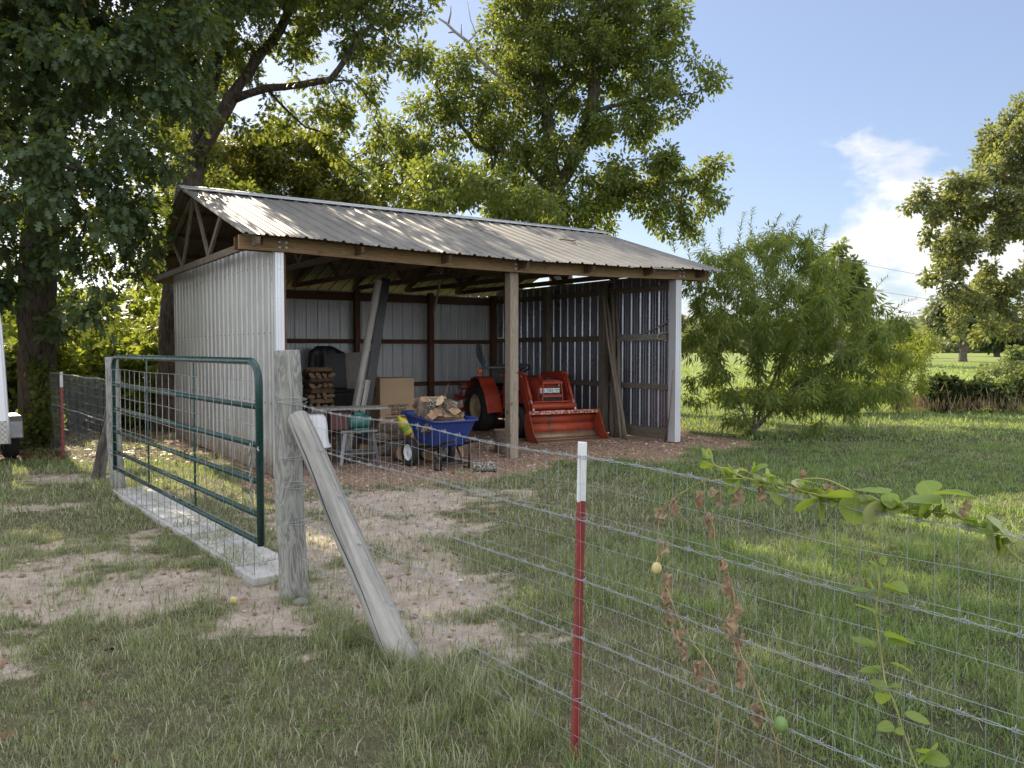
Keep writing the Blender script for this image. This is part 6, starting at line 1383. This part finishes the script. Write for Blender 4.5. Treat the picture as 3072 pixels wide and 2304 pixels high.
# withered strands hanging below
def strand(label, pts, lv, fruit=None):
    v_ = thing('withered_vine', label, 'vine', fl(3.4, 0)); b = np.array(fl(3.4, 0)); m = MB(); m.tube([p - b for p in smooth(vpath(pts, C7, -.006))], .0019, 6); m.build('stem', M['deadstem'], v_)
    d_ = MB()
    for x, y, l_ in lv:
        for k in range(3): A = VP(C7(x + random.uniform(-8, 8), y)); B_ = VP(C7(x + random.uniform(-22, 22), y + l_ * random.uniform(.8, 1.4)), random.uniform(-.03, .03)); lobe(d_, A - b, B_ - b, random.uniform(.22, .42), .8, random.uniform(-1.2, 1.2), random.uniform(-.2, .3), crumple=1.1)
    rndattr(d_.build('withered_foliage', M['vinedead'], v_))
    for (x, y, r, mt, nm) in fruit or []:
        c_ = VP(C7(x, y), -.02); f_ = MB().ball(c_ - b, r, 18, 12, (.92, .92, 1.12)); f_.tube([c_ - b + np.array([0, 0, r * 1.1]), c_ - b + np.array([.004, 0, r * 1.1 + .02])], .0015, 5); f_.build(nm, M[mt], v_)
    return v_
strand('withered brown vine strand with a yellow fruit nearest the red post', [(215, 312), (150, 360), (128, 420), (120, 560), (135, 650), (155, 740), (190, 830), (225, 920), (290, 1030), (350, 1110), (400, 1200), (430, 1300), (425, 1430), (412, 1560), (405, 1690)],
       [(130, 370, 60), (200, 330, 80), (160, 535, 70), (168, 700, 60), (153, 770, 80), (168, 860, 70), (213, 970, 70), (245, 1040, 70), (320, 1130, 80), (382, 1240, 50)], [(115, 668, .019, 'fruityellow', 'yellow_fruit')])
strand('withered vine strand with a green fruit hanging right of the first one', [(335, 340), (365, 400), (400, 470), (408, 560), (450, 640), (480, 730), (500, 800), (505, 880), (515, 980), (530, 1080), (560, 1150), (590, 1210), (625, 1300), (650, 1370), (700, 1500), (720, 1600), (730, 1690)],
       [(380, 405, 60), (400, 470, 40), (445, 625, 60), (465, 710, 80), (512, 835, 60), (492, 900, 90), (525, 1000, 90), (522, 1130, 100), (620, 1350, 100)], [(731, 1442, .022, 'fruitgreen', 'green_fruit')])
gs = thing('young_vine', 'young green vine shoot climbing the near fence below the top wire', 'vine', fl(4.2, 0)); b = np.array(fl(4.2, 0)); m = MB()
for pts, r in (([(1242, 615), (1222, 680), (1216, 800), (1205, 880), (1218, 1020), (1240, 1170), (1252, 1240), (1300, 1350), (1340, 1480), (1380, 1590), (1420, 1690)], .0024), ([(1205, 640), (1185, 600), (1190, 570), (1215, 565), (1225, 580)], .0009), ([(1250, 620), (1290, 585), (1330, 590), (1335, 605)], .0009), ([(1250, 760), (1300, 705)], .0018)):
    m.tube([p - b for p in smooth(vpath(pts, C7, -.004))], r, 6)
m.build('stem', M['vinestem'], gs); g2 = MB()
for a, e, w in (((1215, 668), (1112, 640), .3), ((1215, 664), (1165, 630), .3), ((1230, 650), (1255, 608), .5), ((1235, 650), (1240, 610), .35), ((1248, 760), (1360, 795), .42), ((1250, 770), (1345, 812), .42), ((1180, 790), (1072, 780), .42), ((1185, 770), (1215, 800), .8), ((1205, 892), (1098, 850), .42), ((1210, 895), (1255, 912), .6), ((1250, 1008), (1400, 1052), .36), ((1260, 1025), (1345, 1062), .45), ((1200, 1062), (1075, 1005), .32), ((1195, 1072), (1150, 1008), .4), ((1270, 1138), (1392, 1195), .36), ((1218, 1185), (1115, 1180), .4), ((1225, 1172), (1180, 1155), .6), ((1250, 1272), (1172, 1222), .5), ((1262, 1258), (1335, 1262), .6), ((1250, 1290), (1225, 1345), .5), ((1345, 1385), (1475, 1445), .4), ((1295, 1455), (1205, 1470), .5), ((1300, 1465), (1345, 1495), .6), ((1445, 1600), (1570, 1645), .55), ((1480, 1590), (1415, 1645), .6), ((1450, 1590), (1500, 1570), .8)):
    A, B_ = VP(C7(*a), -.006), VP(C7(*e), random.uniform(-.05, .02)); lobe(g2, A - b, B_ - b, w * 1.3, random.uniform(.1, .5), random.uniform(-.5, .5), random.uniform(-.1, .3))
rndattr(g2.build('foliage', M['vine'], gs))
